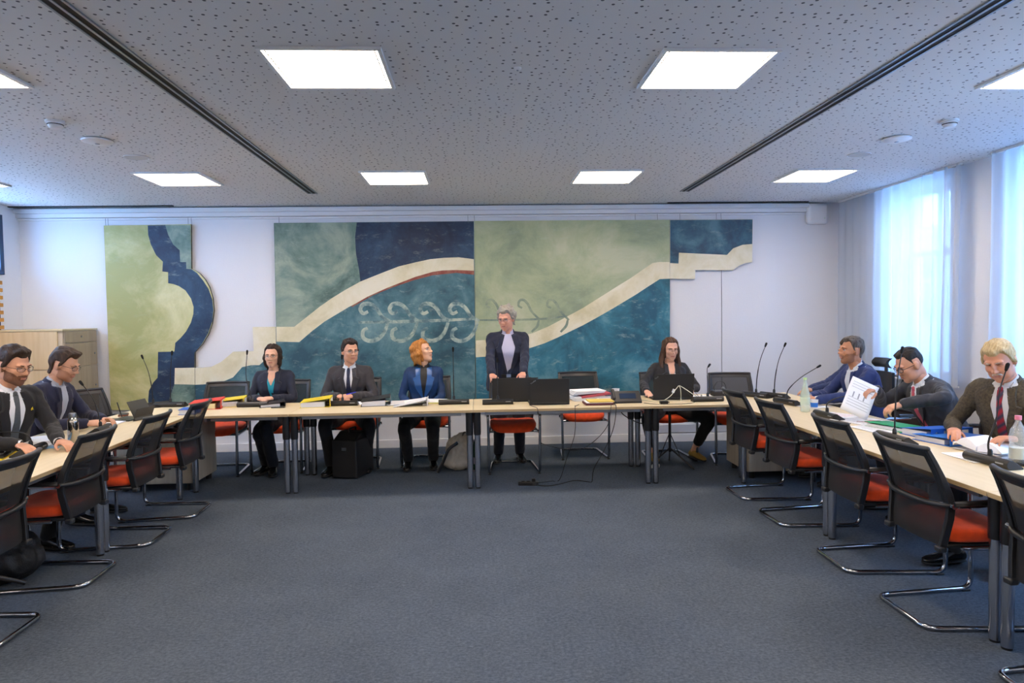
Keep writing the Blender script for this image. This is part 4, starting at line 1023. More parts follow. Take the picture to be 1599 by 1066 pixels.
    if spec.get('jacket'):
        J = MB(); qs = np.linspace(hem, .975, 24)
        J.loft([tor.ring(q, off + (.010 * max(0, -q) / .2 if q < 0 else 0) + (.004 if q < .3 else 0)) for q in qs])
        cr = spec.get('cuff', .040) * (1 if ar == 1 else .94)
        for (A, E, W) in arms:
            u = unit(A - E); ctr, _ = tor.at(.86)
            We = W - unit(W - E) * spec.get('cuffback', .01)
            J2 = [A * .55 + ctr * .45 + V(0, 0, -.005), A + V(0, 0, .0), A * .6 + E * .4, E, E * .55 + W * .45, We]
            limb(J, J2, [.056 * ar, .061 * ar, .053 * ar, .048 * ar, .045 * ar, cr])
            c7, _ = tor.at(.93); limb(J, [c7 + (A - ctr) * .15, A + V(0, 0, .004)], [.05 * ar, .056 * ar])
        jm = remeshed(J, .009, 6); wrinkle(jm, spec.get('wrinkle', .0085), seed=seed, calm=tor.at(.97)[0])
        put_mesh(jm, 'jacket', spec['jacket'], t, 180)
        jo = t.children[-1]
        V0, V1 = spec.get('vee', (.36, .95)); vw = spec.get('vw', .052)
        def inn(f):
            w_ = vw * min(1, .10 + 1.25 * f); return w_ if f < .74 else w_ + (min(vw, .040) - w_) * (f - .74) / .26
        # shirt front, tie, lapels
        if spec.get('shirt'):
            s_ = MB(); tor.patch(s_, V0, .985, lambda f: -inn(f), inn, off + .007, .012, 14, 8)
            if not spec.get('skinvee'): s_.loft([tor.ring(q, .001) for q in (.962, .975, .99, 1.0)])
            s_.build('shirt', spec['shirt'], t, 60)
            # collar
        if spec.get('shirt') and not spec.get('skinvee'):
            s_ = MB()
            c0, R0 = tor.at(.985); cw = spec.get('collar_r', .062 * (1 if ar == 1 else .92)); ring0, ring1, in0 = [], [], []
            open_ = spec.get('collar_open', .35)
            P, Q = [], []
            for hh, rr_ in ((0, cw + .006), (.018, cw + .002), (.036, cw - .003)):
                row, rowi = [], []
                for k in range(25):
                    a = PI / 2 + open_ * (0.6 + hh * 12) * .5 + (2 * PI - open_ * (0.6 + hh * 12)) * k / 24
                    front = max(0, math.sin(a)); z = hh - .026 * front + .006
                    row.append(c0 + R0 @ V(rr_ * math.cos(a), rr_ * 1.02 * math.sin(a) + .004, z)); rowi.append(c0 + R0 @ V((rr_ - .004) * math.cos(a), (rr_ - .004) * 1.02 * math.sin(a) + .004, z))
                P.append(row); Q.append(rowi)
            s_.slab(P, Q)
            # collar points
            for sx in (-1, 1):
                a = c0 + R0 @ V(sx * .012, cw * 1.0 + .004, -.010); b_ = c0 + R0 @ V(sx * .055, cw * .55, .020)
                c_ = tor.front(.90, sx * .048, off + .012); d_ = tor.front(.93, sx * .012, off + .012)
                nn = R0 @ V(0, .006, 0)
                s_.slab([[a, b_], [d_, c_]], [[a - nn, b_ - nn], [d_ - nn, c_ - nn]])
            s_.build('shirt_collar', spec['shirt'], t, 60)
        if spec.get('skinvee'):
            s_ = MB(); kv = lambda f: spec['skinvee'][1] * (.1 + 1.1 * f) * (1 if f < .75 else 1 - 1.4 * (f - .75)); tor.patch(s_, spec['skinvee'][0], 1.0, lambda f: -kv(f), kv, off + .009, .01, 10, 6)
            s_.build('neckline', skin, bo, 60)
        if spec.get('tie'):
            ti = MB(); tor.patch(ti, spec.get('tie0', V0 - .06), .955, lambda f: -(.010 + .026 * (1 - f)) if f < .9 else -.017, lambda f: (.010 + .026 * (1 - f)) if f < .9 else .017, off + .013, .006, 12, 4)
            ti.ell(tor.front(.965, 0, off + .010), (.016, .012, .018), 10)
            ti.build('tie', spec['tie'], t, 50)
        lw = spec.get('lapel_w', .052)
        for sx in (-1, 1):
            def xa(f): return sx * (inn(f) - .006)
            def xb(f):
                w = lw * smoothstep(0, .5, f) if f < .72 else (lw * .62 + lw * .5 * (f - .72) if f > .745 else lw * .62)
                if .62 < f < .72: w = lw * 1.12
                return sx * (inn(f) + float(w) + .003)
            L_ = MB(); tor.patch(L_, V0 - .01, .975, (xa if sx > 0 else xb), (xb if sx > 0 else xa), off + .010, .010, 28, 5, 0, .011 * sx)
            L_.build('lapel', spec.get('lapelmat', spec['jacket']), jo, 50)
        # jacket collar round the back of the neck
        c0, R0 = tor.at(.965); P, Q = [], []
        for hh, rr_ in ((-.012, .084), (.012, .078), (.034, .069)):
            row, rowi = [], []
            for k in range(19):
                a = PI * .10 - (PI * 1.20) * k / 18
                row.append(c0 + R0 @ V(rr_ * ar ** .5 * math.cos(a), rr_ * ar ** .5 * math.sin(a) * .95 - .004, hh + .004)); rowi.append(c0 + R0 @ V((rr_ - .008) * ar ** .5 * math.cos(a), (rr_ - .008) * ar ** .5 * math.sin(a) * .95 - .004, hh + .004))
            P.append(row); Q.append(rowi)
        MB().slab(P, Q).build('collar', spec.get('collarmat', spec['jacket']), jo, 60)
        for k in range(spec.get('buttons', 1)):
            MB().ell(tor.front(V0 - .02 - .16 * k, .006, off + .012), (.009, .005, .009), 10).build('button', M_black, jo, 60)
        # shirt cuffs
        if spec.get('shirtcuff', True) and spec.get('shirt'):
            for (A, E, W) in arms:
                u = unit(W - E); c = W - u * spec.get('cuffback', .01); m = MB(); r_ = (cr - .007)
                m.tube([tuple(c - u * .03), tuple(c + u * spec.get('cuffshow', .018))], r_, 14); m.build('shirt_cuff', spec['shirt'], t, 50)
    if spec.get('ribbon'):
        p0, p1, p2 = tor.front(.80, -.098, off + .02), tor.front(.765, -.104, off + .02), tor.front(.765, -.092, off + .02)
        MB().tube([tuple(p1), tuple(p0), tuple(p0 * .5 + p2 * .5 + (p0 - p1) * .2), tuple(p2)], .0035, 6, round_ends=True).build('yellow_ribbon', mat('yellow_ribbon_pin', 'e3c628', .5), t, 60)
    if spec.get('watch') is not None:
        A, E, W = arms[spec['watch']]; u = unit(W - E); c = W + u * .012
        wt = MB().tube([tuple(c - u * .008), tuple(c + u * .008)], .031, 16).build('watch', M_steel, t, 50)
        MB().tube([tuple(c - u * .017 + V(0, 0, .026)), tuple(c + u * .017 + V(0, 0, .026))], .012, 10).build('watch_face', M_white, wt, 50)
    if spec.get('frontpanel'):
        fp = MB(); q0_, q1_, w_ = spec['frontpanel']; tor.patch(fp, q0_, q1_, lambda f: -w_, lambda f: w_, off + .016, .012, 8, 8); fp.build('trouser_front', spec['trousers'], t, 60)
    # trousers
    T_ = MB()
    T_.loft([tor.ring(q, .006) for q in (-.16, -.1, 0, .1, .16)])
    for (H, K, An) in legs: limb(T_, [H + V(0, -.01, 0), H * .5 + K * .5, K, K * .6 + An * .4, An + (K - An) * spec.get('trouser_up', .02)], [.095, .085, .068, .062, .055])
    tm = remeshed(T_, .011, 5); wrinkle(tm, .004, seed=seed + 9); put_mesh(tm, 'trousers', spec['trousers'], t, 180)
    if spec.get('belt'):
        bl = MB(); tor.patch(bl, .115, .175, lambda f: -.078, lambda f: .078, off + .022, .012, 3, 8); bo2 = bl.build('belt', mat('black_belt', '0f0f10', .35), t, 50)
        c_ = tor.front(.145, 0, off + .025); MB().box(tuple(c_), (.05, .006, .036)).build('buckle', M_steel, bo2, 0, .003)
    # shoes
    for i, (H, K, An) in enumerate(legs):
        fd = unit(np.array(spec['foot'][i], float)); up = V(0, 0, 1); sdv = np.cross(fd, up); upv = np.cross(sdv, fd)
        base = An + V(0, 0, -.09) if spec.get('flat', True) else An + V(0, 0, -.09)
        sh, so = MB(), MB(); rings, rs = [], []
        for y, w, h in ((-.075, .012, .03), (-.070, .030, .062), (-.03, .036, .092), (.02, .037, .085), (.06, .041, .062), (.11, .046, .048), (.16, .043, .038), (.195, .030, .028), (.208, .010, .016)):
            rings.append([base + fd * y + sdv * (w * math.cos(a)) + upv * (.014 + h * .5 + h * .5 * math.sin(a)) for a in [2 * PI * j / 14 for j in range(14)]])
            rs.append([base + fd * y * 1.01 + sdv * (w * 1.04 * math.cos(a)) + upv * (.011 + .010 * math.sin(a)) for a in [2 * PI * j / 14 for j in range(14)]])
        sh.loft(rings); o = sh.build('shoe', spec.get('shoe', M_shoe), t, 180); so.loft(rs).build('sole', M_sole, o, 180)
    return t, tor, arms, ph
# ------------------------------------------------------------------ things on and under the tables
TT = 0.7405
M_paper = mat('white_paper', 'eceef2', 0.8)
M_paper2 = mat('greyish_paper', 'd5d8e0', 0.8)
M_print = mat('grey_print', 'b4b7be', 0.8)
M_blackbd = mat('black_binder_board', '1c1d20', 0.5, var=.2, scale=60)
M_yel = mat('yellow_card', 'd8c31c', 0.6); M_redc = mat('red_card', 'd5382a', 0.6); M_bluec = mat('blue_card', '1f5fc4', 0.45); M_bluec2 = mat('bright_blue_card', '2273d8', 0.4)
M_greenc = mat('green_card', '1c9a62', 0.5); M_cream = mat('cream_card', 'd9cf9a', 0.7); M_rose = mat('rose_card', 'b8505c', 0.6); M_lblue = mat('pale_blue_card', '8fc0e6', 0.6)
M_yelf = mat('manila_folder', 'd9bd58', 0.6)

def pile(mb, n, w, d, z0, th, jit, mi=0, rnd=random):
    for k in range(n):
        mb.box((rnd.uniform(-jit, jit), rnd.uniform(-jit, jit), z0 + th * (k + .5)), (w, d, th * .92), rnd.uniform(-.05, .05), mi)

def binder(x, y, rz, col, label, th=.07, open_=6, tall=True, group='ring binders', z=TT, w=.285, l=.315, labelmat=None, paper=None):
    """lying ring binder: spine at +x, the paper edge towards -y"""
    t = thing('ring_binder', label, 'binder', (x, y, z), rz, group)
    MB().box((0, 0, .0015), (w, l, .003)).build('back_cover', col, t, 0)
    a = math.radians(open_); L = w
    MB().box((w / 2 - L / 2 * math.cos(a), 0, th - L / 2 * math.sin(a)), (L, l, .003), 0, 0, 0, -a).build('front_cover', col, t, 0)
    s_ = MB().box((w / 2, 0, th / 2), (.0035, l, th)).build('spine', col, t, 0, .001)
    MB().box((w / 2 + .0022, .03, th / 2), (.001, l * .58, th * .66)).build('spine_label', labelmat or M_paper, s_, 0)
    rg = MB().tube([(w / 2 + .0025, -l * .36 + .013 * math.cos(q), th / 2 + .013 * math.sin(q)) for q in [2 * PI * k / 16 for k in range(16)]], .0022, 6, closed=True); rg.build('finger_ring', M_chrome, s_, 60)
    ph_ = max(.008, min(th - .012, th - L * math.sin(a) * .9)) ; ph_ = max(.012, th * .62)
    hL = th - .226 * math.sin(a) - .006
    pb = MB(); zt = min(ph_, max(.01, hL)); pb.prism([(-w / 2 + .012, .003), (w / 2 - .05, .003), (w / 2 - .05, ph_), (-w / 2 + .012, zt)], -l / 2 + .012, l / 2 - .012, 'xz'); pb.build('paper_block', paper or M_paper2, t, 0)
    m_ = MB()
    for q in (-.04, .04): m_.tube([(w / 2 - .03 + .024 * math.cos(k * PI / 8), q, .006 + .045 * math.sin(k * PI / 8)) for k in range(9)], .0015, 5)
    m_.box((w / 2 - .028, 0, .0045), (.03, .16, .003)); m_.build('lever_mechanism', M_chrome, t, 60)
    return t
binder(-2.685, 6.86, .22, M_redc, 'red cardboard ring binder with cream papers, left of the woman in glasses', .088, 5, paper=M_cream)
binder(-2.52, 7.02, .2, M_yel, 'yellow ring binder standing out behind the red binder', .08, 5)
binder(-2.20 + .12, 6.86 + .08, .32, M_blackbd, 'black ring binder under the hands of the woman in glasses', .048, 5, w=.24)
binder(-1.615, 6.84, .12, M_yel, 'yellow ring binder left of the man with the dark tie', .085, 7)
binder(-1.03, 6.84, .12, M_blackbd, 'dark grey ring binder between the man with tie and the red-haired woman', .085, 8)
t = thing('book', 'small blue-backed book block in front of the red binder', 'book', (-2.70, 6.48, TT), .15)
MB().box((0, 0, .023), (.135, .19, .04)).build('pages', M_paper2, t, 0)
MB().box((.0, 0, .0015), (.15, .2, .003)).box((.0, 0, .0455), (.15, .2, .003)).box((.0745, 0, .0235), (.003, .2, .047)).build('cover', M_bluec, t, 0)

# open white binder and papers of the red-haired woman
t = thing('open_ring_binder', 'open ring binder with pale boards lying before the red-haired woman', 'binder', (-.62, 6.74, TT), .03)
MB().box((-.06, -.02, .03), (.32, .27, .004), 0, 0, 0, -.20).build('front_cover', M_paper2, t, 0)
MB().box((.11, .0, .035), (.004, .27, .07)).build('spine', M_paper2, t, 0)
MB().box((.0, .06, .03), (.24, .25, .012), .1, 0, .02, -.1).build('paper_block', M_paper, t, 0)
MB().box((.085, -.04, .012), (.04, .12, .02)).tube([(.07 + .02 * math.cos(k * PI / 8), -.06, .02 + .03 * math.sin(k * PI / 8)) for k in range(9)], .0016, 5).build('lever_mechanism', M_steel, t, 50)
t = thing('loose_sheets', 'loose white sheets fanned out left of the open binder', 'papers', (-.80, 6.86, TT), .1)
m_ = MB(); pile(m_, 6, .21, .297, 0, .0022, .02); m_.build('sheet_stack', M_paper, t, 0)
m_ = MB().box((.02, -.02, .0155), (.21, .29, .001), .25); m_.build('top_sheet', M_paper2, t, 0)
t = thing('yellow_folder', 'pale yellow paper folder right of the open binder', 'folder', (-.44, 6.93, TT), -.15)
MB().box((0, 0, .006), (.22, .28, .012)).build('cover', mat('pale_yellow_card', 'dfe08c', .6), t, 0); MB().box((-.01, 0, .014), (.2, .27, .004)).build('inner_sheets', M_paper, t, 0)
t = thing('notebook', 'cream notebook behind the microphone of the standing woman', 'notebook', (.19, 6.78, TT), .0)
MB().box((0, 0, .006), (.21, .14, .012)).build('pages', M_cream, t, 0); MB().box((0, 0, .0135), (.212, .142, .003)).build('cover', mat('cream_cover', 'd6cda8', .6), t, 0)
t = thing('sheet_of_paper', 'white sheet beside the microphone of the man with tie', 'paper', (-1.22, 6.95, TT), .2)
MB().box((0, 0, .001), (.21, .297, .002)).build('sheet', M_paper, t, 0)
t = thing('pen', 'dark pen lying on the table before the empty chair place', 'pen', (-1.95, 6.72, TT), .05)
MB().tube([(-.07, 0, .005), (.055, 0, .005)], .0045, 8, round_ends=True).build('barrel', M_black, t); MB().tube([(.055, 0, .005), (.07, 0, .005)], [.003, .001], 8).build('tip', M_steel, t)
t = thing('pen', 'blue pen held by the man with the dark tie', 'pen', (-1.30, 6.99, .835), .9)
MB().tube([(-.06, 0, .0), (.06, 0, .012)], .0045, 8, round_ends=True).build('barrel', mat('blue_pen', '2a36c8', .3), t); MB().tube([(.06, 0, .012), (.075, 0, .0135)], [.003, .001], 8).build('tip', M_steel, t)

# laptops
M_lid = mat('matt_black_laptop_lid', '1d1d1e', 0.55, bump=.05, bscale=400)
M_screen = emit('lit_laptop_screen', '6f8fb5', 0.6)
M_logo = mat('silver_logo', 'b9bcc0', .3, .6)
def text(s_, size, loc, rot, m, parent, name='lettering', ext=.0003):
    c = bpy.data.curves.new(name, 'FONT'); c.body = s_; c.size = size; c.extrude = ext; c.align_x = 'CENTER'; c.align_y = 'CENTER'
    tmp = bpy.data.objects.new('tmp_text', c); COL.objects.link(tmp)
    me = bpy.data.meshes.new_from_object(tmp.evaluated_get(bpy.context.evaluated_depsgraph_get())); bpy.data.objects.remove(tmp); bpy.data.curves.remove(c)
    me.materials.clear(); me.materials.append(m)
    o = bpy.data.objects.new(name, me); COL.objects.link(o); o.location = loc; o.rotation_euler = rot; o.parent = parent; return o
def laptop(x, y, rz, label, w=.385, h=.245, tilt=12, lx=None, stickers=False):
    """user at local +y; the lid's back faces -y, hinge at y = 0"""
    t = thing('laptop', label, 'laptop', (x, y, TT), rz, 'black laptops')
    b = MB().box((0, .125, .010), (w, .25, .018)).build('base', M_lid, t, 0, .004)
    MB().box((0, .15, .0195), (w - .06, .11, .002)).build('keyboard', M_dark, b, 0)
    MB().box((0, .055, .0195), (.1, .05, .0015)).build('touchpad', M_black, b, 0)
    a = math.radians(tilt); c = (0, -math.sin(a) * h / 2, .018 + math.cos(a) * h / 2)
    lid = MB().box(c, (w, .007, h), 0, 0, a).build('lid', M_lid, t, 0, .003)
    MB().box((0, c[1] + .0045 * math.cos(a), c[2] + .0045 * math.sin(a)), (w - .02, .001, h - .025), 0, 0, a).build('screen', M_screen, lid, 0)
    MB().tube([(-w / 2 + .03, 0, .02), (w / 2 - .03, 0, .02)], .006, 8).build('hinge', M_black, t)
    tx = -w / 2 + .035 if lx is None else lx
    tz = .018 + math.cos(a) * (h - .03)
    text('ThinkPad', .016, (tx, -math.sin(a) * (h - .03) - .0045, tz), (PI / 2 + a, -.62, 0), M_logo, lid)
    if stickers:
        st = MB().box((.0, -math.sin(a) * .085 - .005, .018 + math.cos(a) * .075), (.028, .001, .04), 0, 0, a, .35); st.build('sticker', M_paper, lid, 0)
    return t
laptop(.675, 6.52, .0, 'black laptop with open lid in front, nearest the table edge, right of the standing woman', w=.385, h=.236, tilt=4)
laptop(.36, 6.80, .0, 'black laptop with open lid directly under the hands of the standing woman', w=.46, h=.225, tilt=4, lx=.20)
laptop(1.93, 6.70, .0, 'black laptop with sticker on its lid, white cables plugged in behind', w=.405, h=.25, tilt=12, stickers=True)

# stacks of paper between the laptops
t = thing('paper_stack', 'white papers over a red folder behind the front laptop', 'papers', (1.10, 6.86, TT), .12)
m_ = MB(); pile(m_, 9, .33, .24, .0, .005, .012); m_.build('sheet_stack', M_paper, t, 0)
MB().box((.05, -.02, .055), (.30, .23, .020), 0, 0, 0, -.10).build('red_folder', M_rose, t, 0, .002)
m_ = MB()
for k in range(5): m_.box((-.02 + k * .004, .01, .072 + k * .006), (.32, .24, .004), .02 * k, 0, 0, -.05 + .012 * k)
m_.build('top_sheets', M_paper, t, 0)
t = thing('folder_stack', 'yellow folder on a maroon folder at the table edge right of the laptop', 'folder', (1.12, 6.50, TT), .02)
MB().box((.02, 0, .012), (.27, .21, .02)).build('maroon_folder', mat('maroon_card', '56222c', .6), t, 0, .002)
MB().box((.02, .0, .0245), (.25, .2, .004)).build('inner_sheets', M_paper, t, 0)
MB().box((.04, .0, .033), (.24, .2, .012)).build('yellow_cover', M_yelf, t, 0, .002)
t = thing('loose_sheets', 'white sheets lying left of the tilted desk phone', 'papers', (1.33, 6.78, TT), -.1)
m_ = MB(); pile(m_, 7, .3, .21, 0, .004, .02); m_.build('sheet_stack', M_paper, t, 0); MB().box((0, 0, .030), (.29, .2, .001), .12).build('top_sheet', M_paper2, t, 0)
t = thing('cup', 'white paper cup standing behind the desk phone', 'cup', (1.42, 7.02, TT))
MB().lathe([(.001, 0), (.028, 0), (.038, .085), (.040, .085), (.040, .088), (.036, .088), (.027, .004), (.001, .004)], n=20).build('cup_wall', M_white, t); MB().lathe([(.001, .07), (.035, .07), (.035, .071), (.001, .071)], n=16).build('drink', mat('coffee', '2a1a10', .2), t)
t = thing('desk_phone', 'black desk phone tilted on its stand, display and handset rest facing the room', 'phone', (1.44, 6.56, TT), .0)
MB().prism([(-.06, 0), (.07, 0), (.07, .10), (.055, .11), (-.06, .02)], -.15, .13, 'yz').build('body', M_black, t, 30, .004)
MB().box((.0, -.010, .066), (.16, .006, .06), 0, 0, -.72).build('display', mat('glossy_display', '23324a', .1), t, 0)
MB().tube([(-.135, -.03, .05), (-.135, .05, .115)], .018, 10, round_ends=True).build('handset', M_black, t)
t = thing('computer_mouse', 'black computer mouse under the hand of the woman at the laptop', 'mouse', (1.735, 6.93, TT), .1)
MB().ell((0, 0, .012), (.03, .052, .016), 14).build('shell', M_black, t); MB().ell((0, .025, .027), (.004, .010, .004), 8).build('wheel', M_steel, t)
t = thing('power_adapter', 'small black adapter block on the table in front of the cabled laptop', 'adapter', (1.76, 6.42, TT), .05)
MB().box((0, 0, .014), (.075, .045, .027)).build('housing', M_black, t, 0, .004); MB().tube([(.0375, 0, .014), (.055, 0, .012)], .004, 6).build('strain_relief', M_black, t)
M_cabw = mat('white_cable', 'c9cbb8', .4); M_cabb = mat('black_cable', '121214', .45)
def cable(pts, r, m, label, loc=(0, 0, 0), group=None, name='cable', n=8):
    t = thing(name, label, 'cable', pts[0], 0, group)
    P = [Vector(p) - Vector(pts[0]) for p in pts]
    MB().tube([tuple(p) for p in spline(P, n)], r, 7).build('cable_sheath', m, t, 60)
    e = Vector(P[-1]); d = (P[-1] - P[-2]).normalized(); s0 = Vector(P[0]); d0 = (P[1] - P[0]).normalized()
    MB().tube([e - d * .012, e + d * .012], r * 2.2, 8).build('plug', m, t, 40); return t
ly = 6.665
cable([(1.97, ly - .02, .885), (1.93, ly - .05, .85), (1.85, ly - .12, .79), (1.74, ly - .14, TT + .004), (1.63, ly + .02, TT + .005), (1.60, ly + .22, TT + .004), (1.63, ly + .26, TT + .012)], .0035, M_cabw, 'white cable from the laptop lid curling left across the table')
cable([(1.975, ly - .02, .885), (1.98, ly - .05, .86), (1.985, ly - .05, .80), (1.99, ly - .03, TT + .004)], .0035, M_cabw, 'short white cable falling straight down before the laptop')
cable([(1.98, ly - .02, .887), (2.02, ly - .07, .86), (2.10, ly - .12, .80), (2.17, ly - .12, TT + .03), (2.16, ly - .14, TT + .06)], .0035, M_cabw, 'white cable from the laptop lid falling right to the microphone')
cable([(1.58, 6.47, TT + .004), (1.70, 6.36, TT + .004), (1.95, 6.36, TT + .004), (2.09, 6.5, TT + .004), (2.06, 6.58, .80), (2.02, 6.62, .85)], .0025, M_cabb, 'thin black cable looping in front of the cabled laptop')
cable([(2.16, 6.58, TT + .03), (2.12, 6.62, .83), (2.08, 6.66, .86), (2.06, 6.7, .80), (2.1, 6.75, TT + .004)], .0018, M_cabb, 'thin black wire loop behind the short microphone')
cable([(1.33, 6.50, TT + .01), (1.27, 6.40, TT + .01), (1.27, 6.27, TT - .0), (1.24, 6.25, .55), (1.16, 6.27, .35), (1.07, 6.35, .15), (1.06, 6.42, .012), (1.02, 6.44, .005), (.90, 6.50, .005), (.72, 6.36, .005), (.60, 6.32, .006), (.50, 6.36, .012)], .004, M_cabb, 'thicker black cable hanging from the desk phone and looping over the carpet')
cable([(1.30, 6.52, TT + .01), (1.24, 6.38, TT + .01), (1.22, 6.265, TT), (1.18, 6.26, .56), (1.07, 6.5, .36), (.95, 6.8, .24), (.75, 7.0, .24), (.62, 6.9, .30)], .003, M_cabb, 'black cable swinging from the table towards the empty red chair')
cable([(.95, 6.46, TT + .004), (.90, 6.35, TT + .004), (.885, 6.265, TT), (.88, 6.27, .5), (.82, 6.4, .25), (.76, 6.5, .02), (.68, 6.5, .005), (.54, 6.42, .012)], .003, M_cabb, 'thin black cable hanging below the stack of papers down to the power strip')
cable([(.48, 6.52, TT + .004), (.50, 6.40, TT + .006), (.535, 6.29, TT + .002), (.54, 6.27, .70)], .003, M_cabb, 'short black cable running over the table edge by the front laptop')
cable([(1.48, 6.9, .70), (1.42, 6.75, .62), (1.5, 6.6, .56), (1.60, 6.45, .55), (1.64, 6.40, .66)], .005, M_cabb, 'black cables sagging under the tabletop beside the table legs')
t = thing('power_strip', 'black power strip lying on the carpet before the row of tables', 'power strip', (.45, 6.39, 0), -.12)
MB().box((0, 0, .018), (.19, .05, .036)).build('housing', M_black, t, 0, .006)
MB().lathe([(.001, .036), (.018, .036), (.018, .039), (.001, .039)], (-.05, 0, 0), 14).lathe([(.001, .036), (.018, .036), (.018, .039), (.001, .039)], (.0, 0, 0), 14).build('socket_insert', M_dark, t)
MB().box((.05, 0, .05), (.035, .03, .03)).build('plug', M_black, t, 0, .004)

# handbag on the corner table
t = thing('handbag', 'small black leather handbag with a looped handle, before the right rear chair', 'bag', (2.50, 6.93, TT), .1)
MB().box((0, 0, .03), (.20, .10, .06)).build('bag_body', mat('black_leather', '17171a', .35, bump=.3, bscale=120), t, 0, .015, 3)
MB().tube(spline([(-.07, 0, .05), (-.075, 0, .10), (-.03, 0, .15), (.03, 0, .14), (.055, 0, .09), (.06, 0, .05)], 6), .0045, 7).build('handle', M_black, t)
MB().box((.02, -.05, .045), (.05, .004, .03)).build('buckle', M_steel, t, 0, .002)

t = thing('sheet_of_paper', 'white papers behind the short microphone near the black handbag', 'papers', (2.25, 6.86, TT), .05)
m_ = MB(); pile(m_, 3, .297, .21, 0, .003, .01); m_.build('sheet_stack', M_paper, t, 0)

# left table
t = thing('tablet', 'grey tablet propped up in its folding cover on the left table', 'tablet', (-3.02, 6.18, TT), PI / 2 - .1)
MB().box((0, -.02, .085), (.27, .006, .18), 0, 0, -.42).build('screen_panel', mat('grey_tablet_back', '4a4b47', .5), t, 0, .002)
MB().box((0, .10, .004), (.28, .20, .007)).build('keyboard_cover', M_black, t, 0, .002)
MB().box((0, -.055, .05), (.27, .004, .115), 0, 0, .35).build('kickstand', mat('dark_tablet_cover', '2d2e30', .6), t, 0)
t = thing('wallet', 'brown leather phone case beside the tablet on the left table', 'wallet', (-3.27, 6.42, TT), .4)
MB().box((0, 0, .008), (.08, .15, .014)).build('case', mat('brown_leather', '7a4426', .5), t, 0, .004); MB().box((0, 0, .0165), (.07, .14, .003)).build('phone_glass', M_black, t, 0, .002)
t = thing('sheet_of_paper', 'white sheets under the hands of the man writing', 'papers', (-3.17, 5.98, TT), .1)
m_ = MB(); pile(m_, 3, .22, .3, 0, .002, .008); m_.build('sheet_stack', M_paper, t, 0)
t = thing('pen', 'dark pen in the fingers of the man writing', 'pen', (-3.03, 5.92, .80), .4)
MB().tube([(0, 0, 0), (-.03, .0, .12)], .0045, 8, round_ends=True).build('barrel', M_black, t); MB().tube([(0, 0, 0), (.004, 0, -.015)], [.003, .001], 8).build('tip', M_steel, t)
t = thing('steel_bottle', 'shiny steel drinking bottle standing on the left table', 'bottle', (-2.93, 5.05, TT))
MB().lathe([(.001, 0), (.033, 0), (.036, .004), (.036, .145), (.034, .158), (.026, .172), (.022, .178), (.001, .178)], n=28).build('bottle_body', mat('polished_steel', 'b5b2ad', .08, 1.0), t)
MB().lathe([(.001, .178), (.023, .178), (.024, .182), (.024, .208), (.021, .212), (.001, .212)], n=24).build('cap', M_steel, t)
MB().lathe([(.001, -.001), (.0345, -.001), (.0345, .006), (.001, .006)], n=24).build('base_ring', M_black, t)
t = thing('document_stack', 'white and pale blue documents under the hands of the bearded man', 'papers', (-3.12, 4.98, TT), .25)
MB().box((.03, -.04, .002), (.25, .33, .004), .1).build('pale_blue_folder', M_lblue, t, 0)
m_ = MB(); pile(m_, 4, .21, .297, .004, .003, .012); m_.build('sheet_stack', M_paper, t, 0)
m_ = MB()
for k in range(5): m_.box((-.03, .06 + .002 * k, .018 + .003 * k), (.21, .297, .0025), .25 + .02 * k)
m_.build('open_booklet', M_paper, t, 0)
t = thing('document_folder', 'black folder with yellow edge at the left picture border', 'folder', (-3.18, 4.56, TT), .3)
MB().box((0, 0, .004), (.24, .34, .008)).build('cover', M_yel, t, 0); MB().box((.0, .01, .014), (.23, .32, .012), .04).build('black_cover', M_black, t, 0, .002); MB().box((0.03, 0.03, .0225), (.10, .16, .005), .1).build('phone', M_steel, t, 0, .002)

# right table
M_clear = bpy.data.materials.new('clear_bottle_glass'); M_clear.use_nodes = True
b_ = M_clear.node_tree.nodes['Principled BSDF']; b_.inputs['Base Color'].default_value = lin('d6ecd9'); b_.inputs['Roughness'].default_value = .03; b_.inputs['Alpha'].default_value = .38; b_.inputs['Specular IOR Level'].default_value = .9
M_pet = bpy.data.materials.new('clear_plastic'); M_pet.use_nodes = True
b_ = M_pet.node_tree.nodes['Principled BSDF']; b_.inputs['Base Color'].default_value = lin('e6ecee'); b_.inputs['Roughness'].default_value = .06; b_.inputs['Alpha'].default_value = .30; b_.inputs['Specular IOR Level'].default_value = .9
t = thing('glass_bottle', 'clear greenish glass water bottle on the right wing, before the clasped hands', 'bottle', (2.80, 5.72, TT))
MB().lathe([(.001, 0), (.036, 0), (.039, .005), (.039, .13), (.038, .155), (.028, .195), (.017, .235), (.0135, .262), (.0135, .28), (.001, .28)], n=28).build('bottle_body', M_clear, t)
MB().lathe([(.001, .275), (.0155, .275), (.0155, .292), (.001, .293)], n=16).build('cap', mat('pale_green_cap', 'a9cf8e', .4), t)
MB().lathe([(.0393, .06), (.0395, .06), (.0395, .125), (.0393, .125)], n=28).build('label', mat('pale_bottle_label', 'c9dccb', .5), t)
t = thing('plastic_bottle', 'plastic water bottle with a pink cap at the right picture edge', 'bottle', (2.98, 3.62, TT))
MB().lathe([(.001, 0), (.038, 0), (.042, .008), (.042, .105), (.038, .112), (.042, .120), (.044, .15), (.036, .19), (.017, .225), (.0135, .235), (.0135, .252), (.001, .252)], n=28).build('bottle_body', M_pet, t)
MB().lathe([(.001, .245), (.0165, .245), (.0165, .268), (.001, .269)], n=18).build('cap', mat('pink_cap', 'e0869f', .4), t)
MB().lathe([(.0425, .03), (.0427, .03), (.0427, .09), (.0425, .09)], n=28).build('label', mat('milky_label', 'c9cfc6', .5), t)
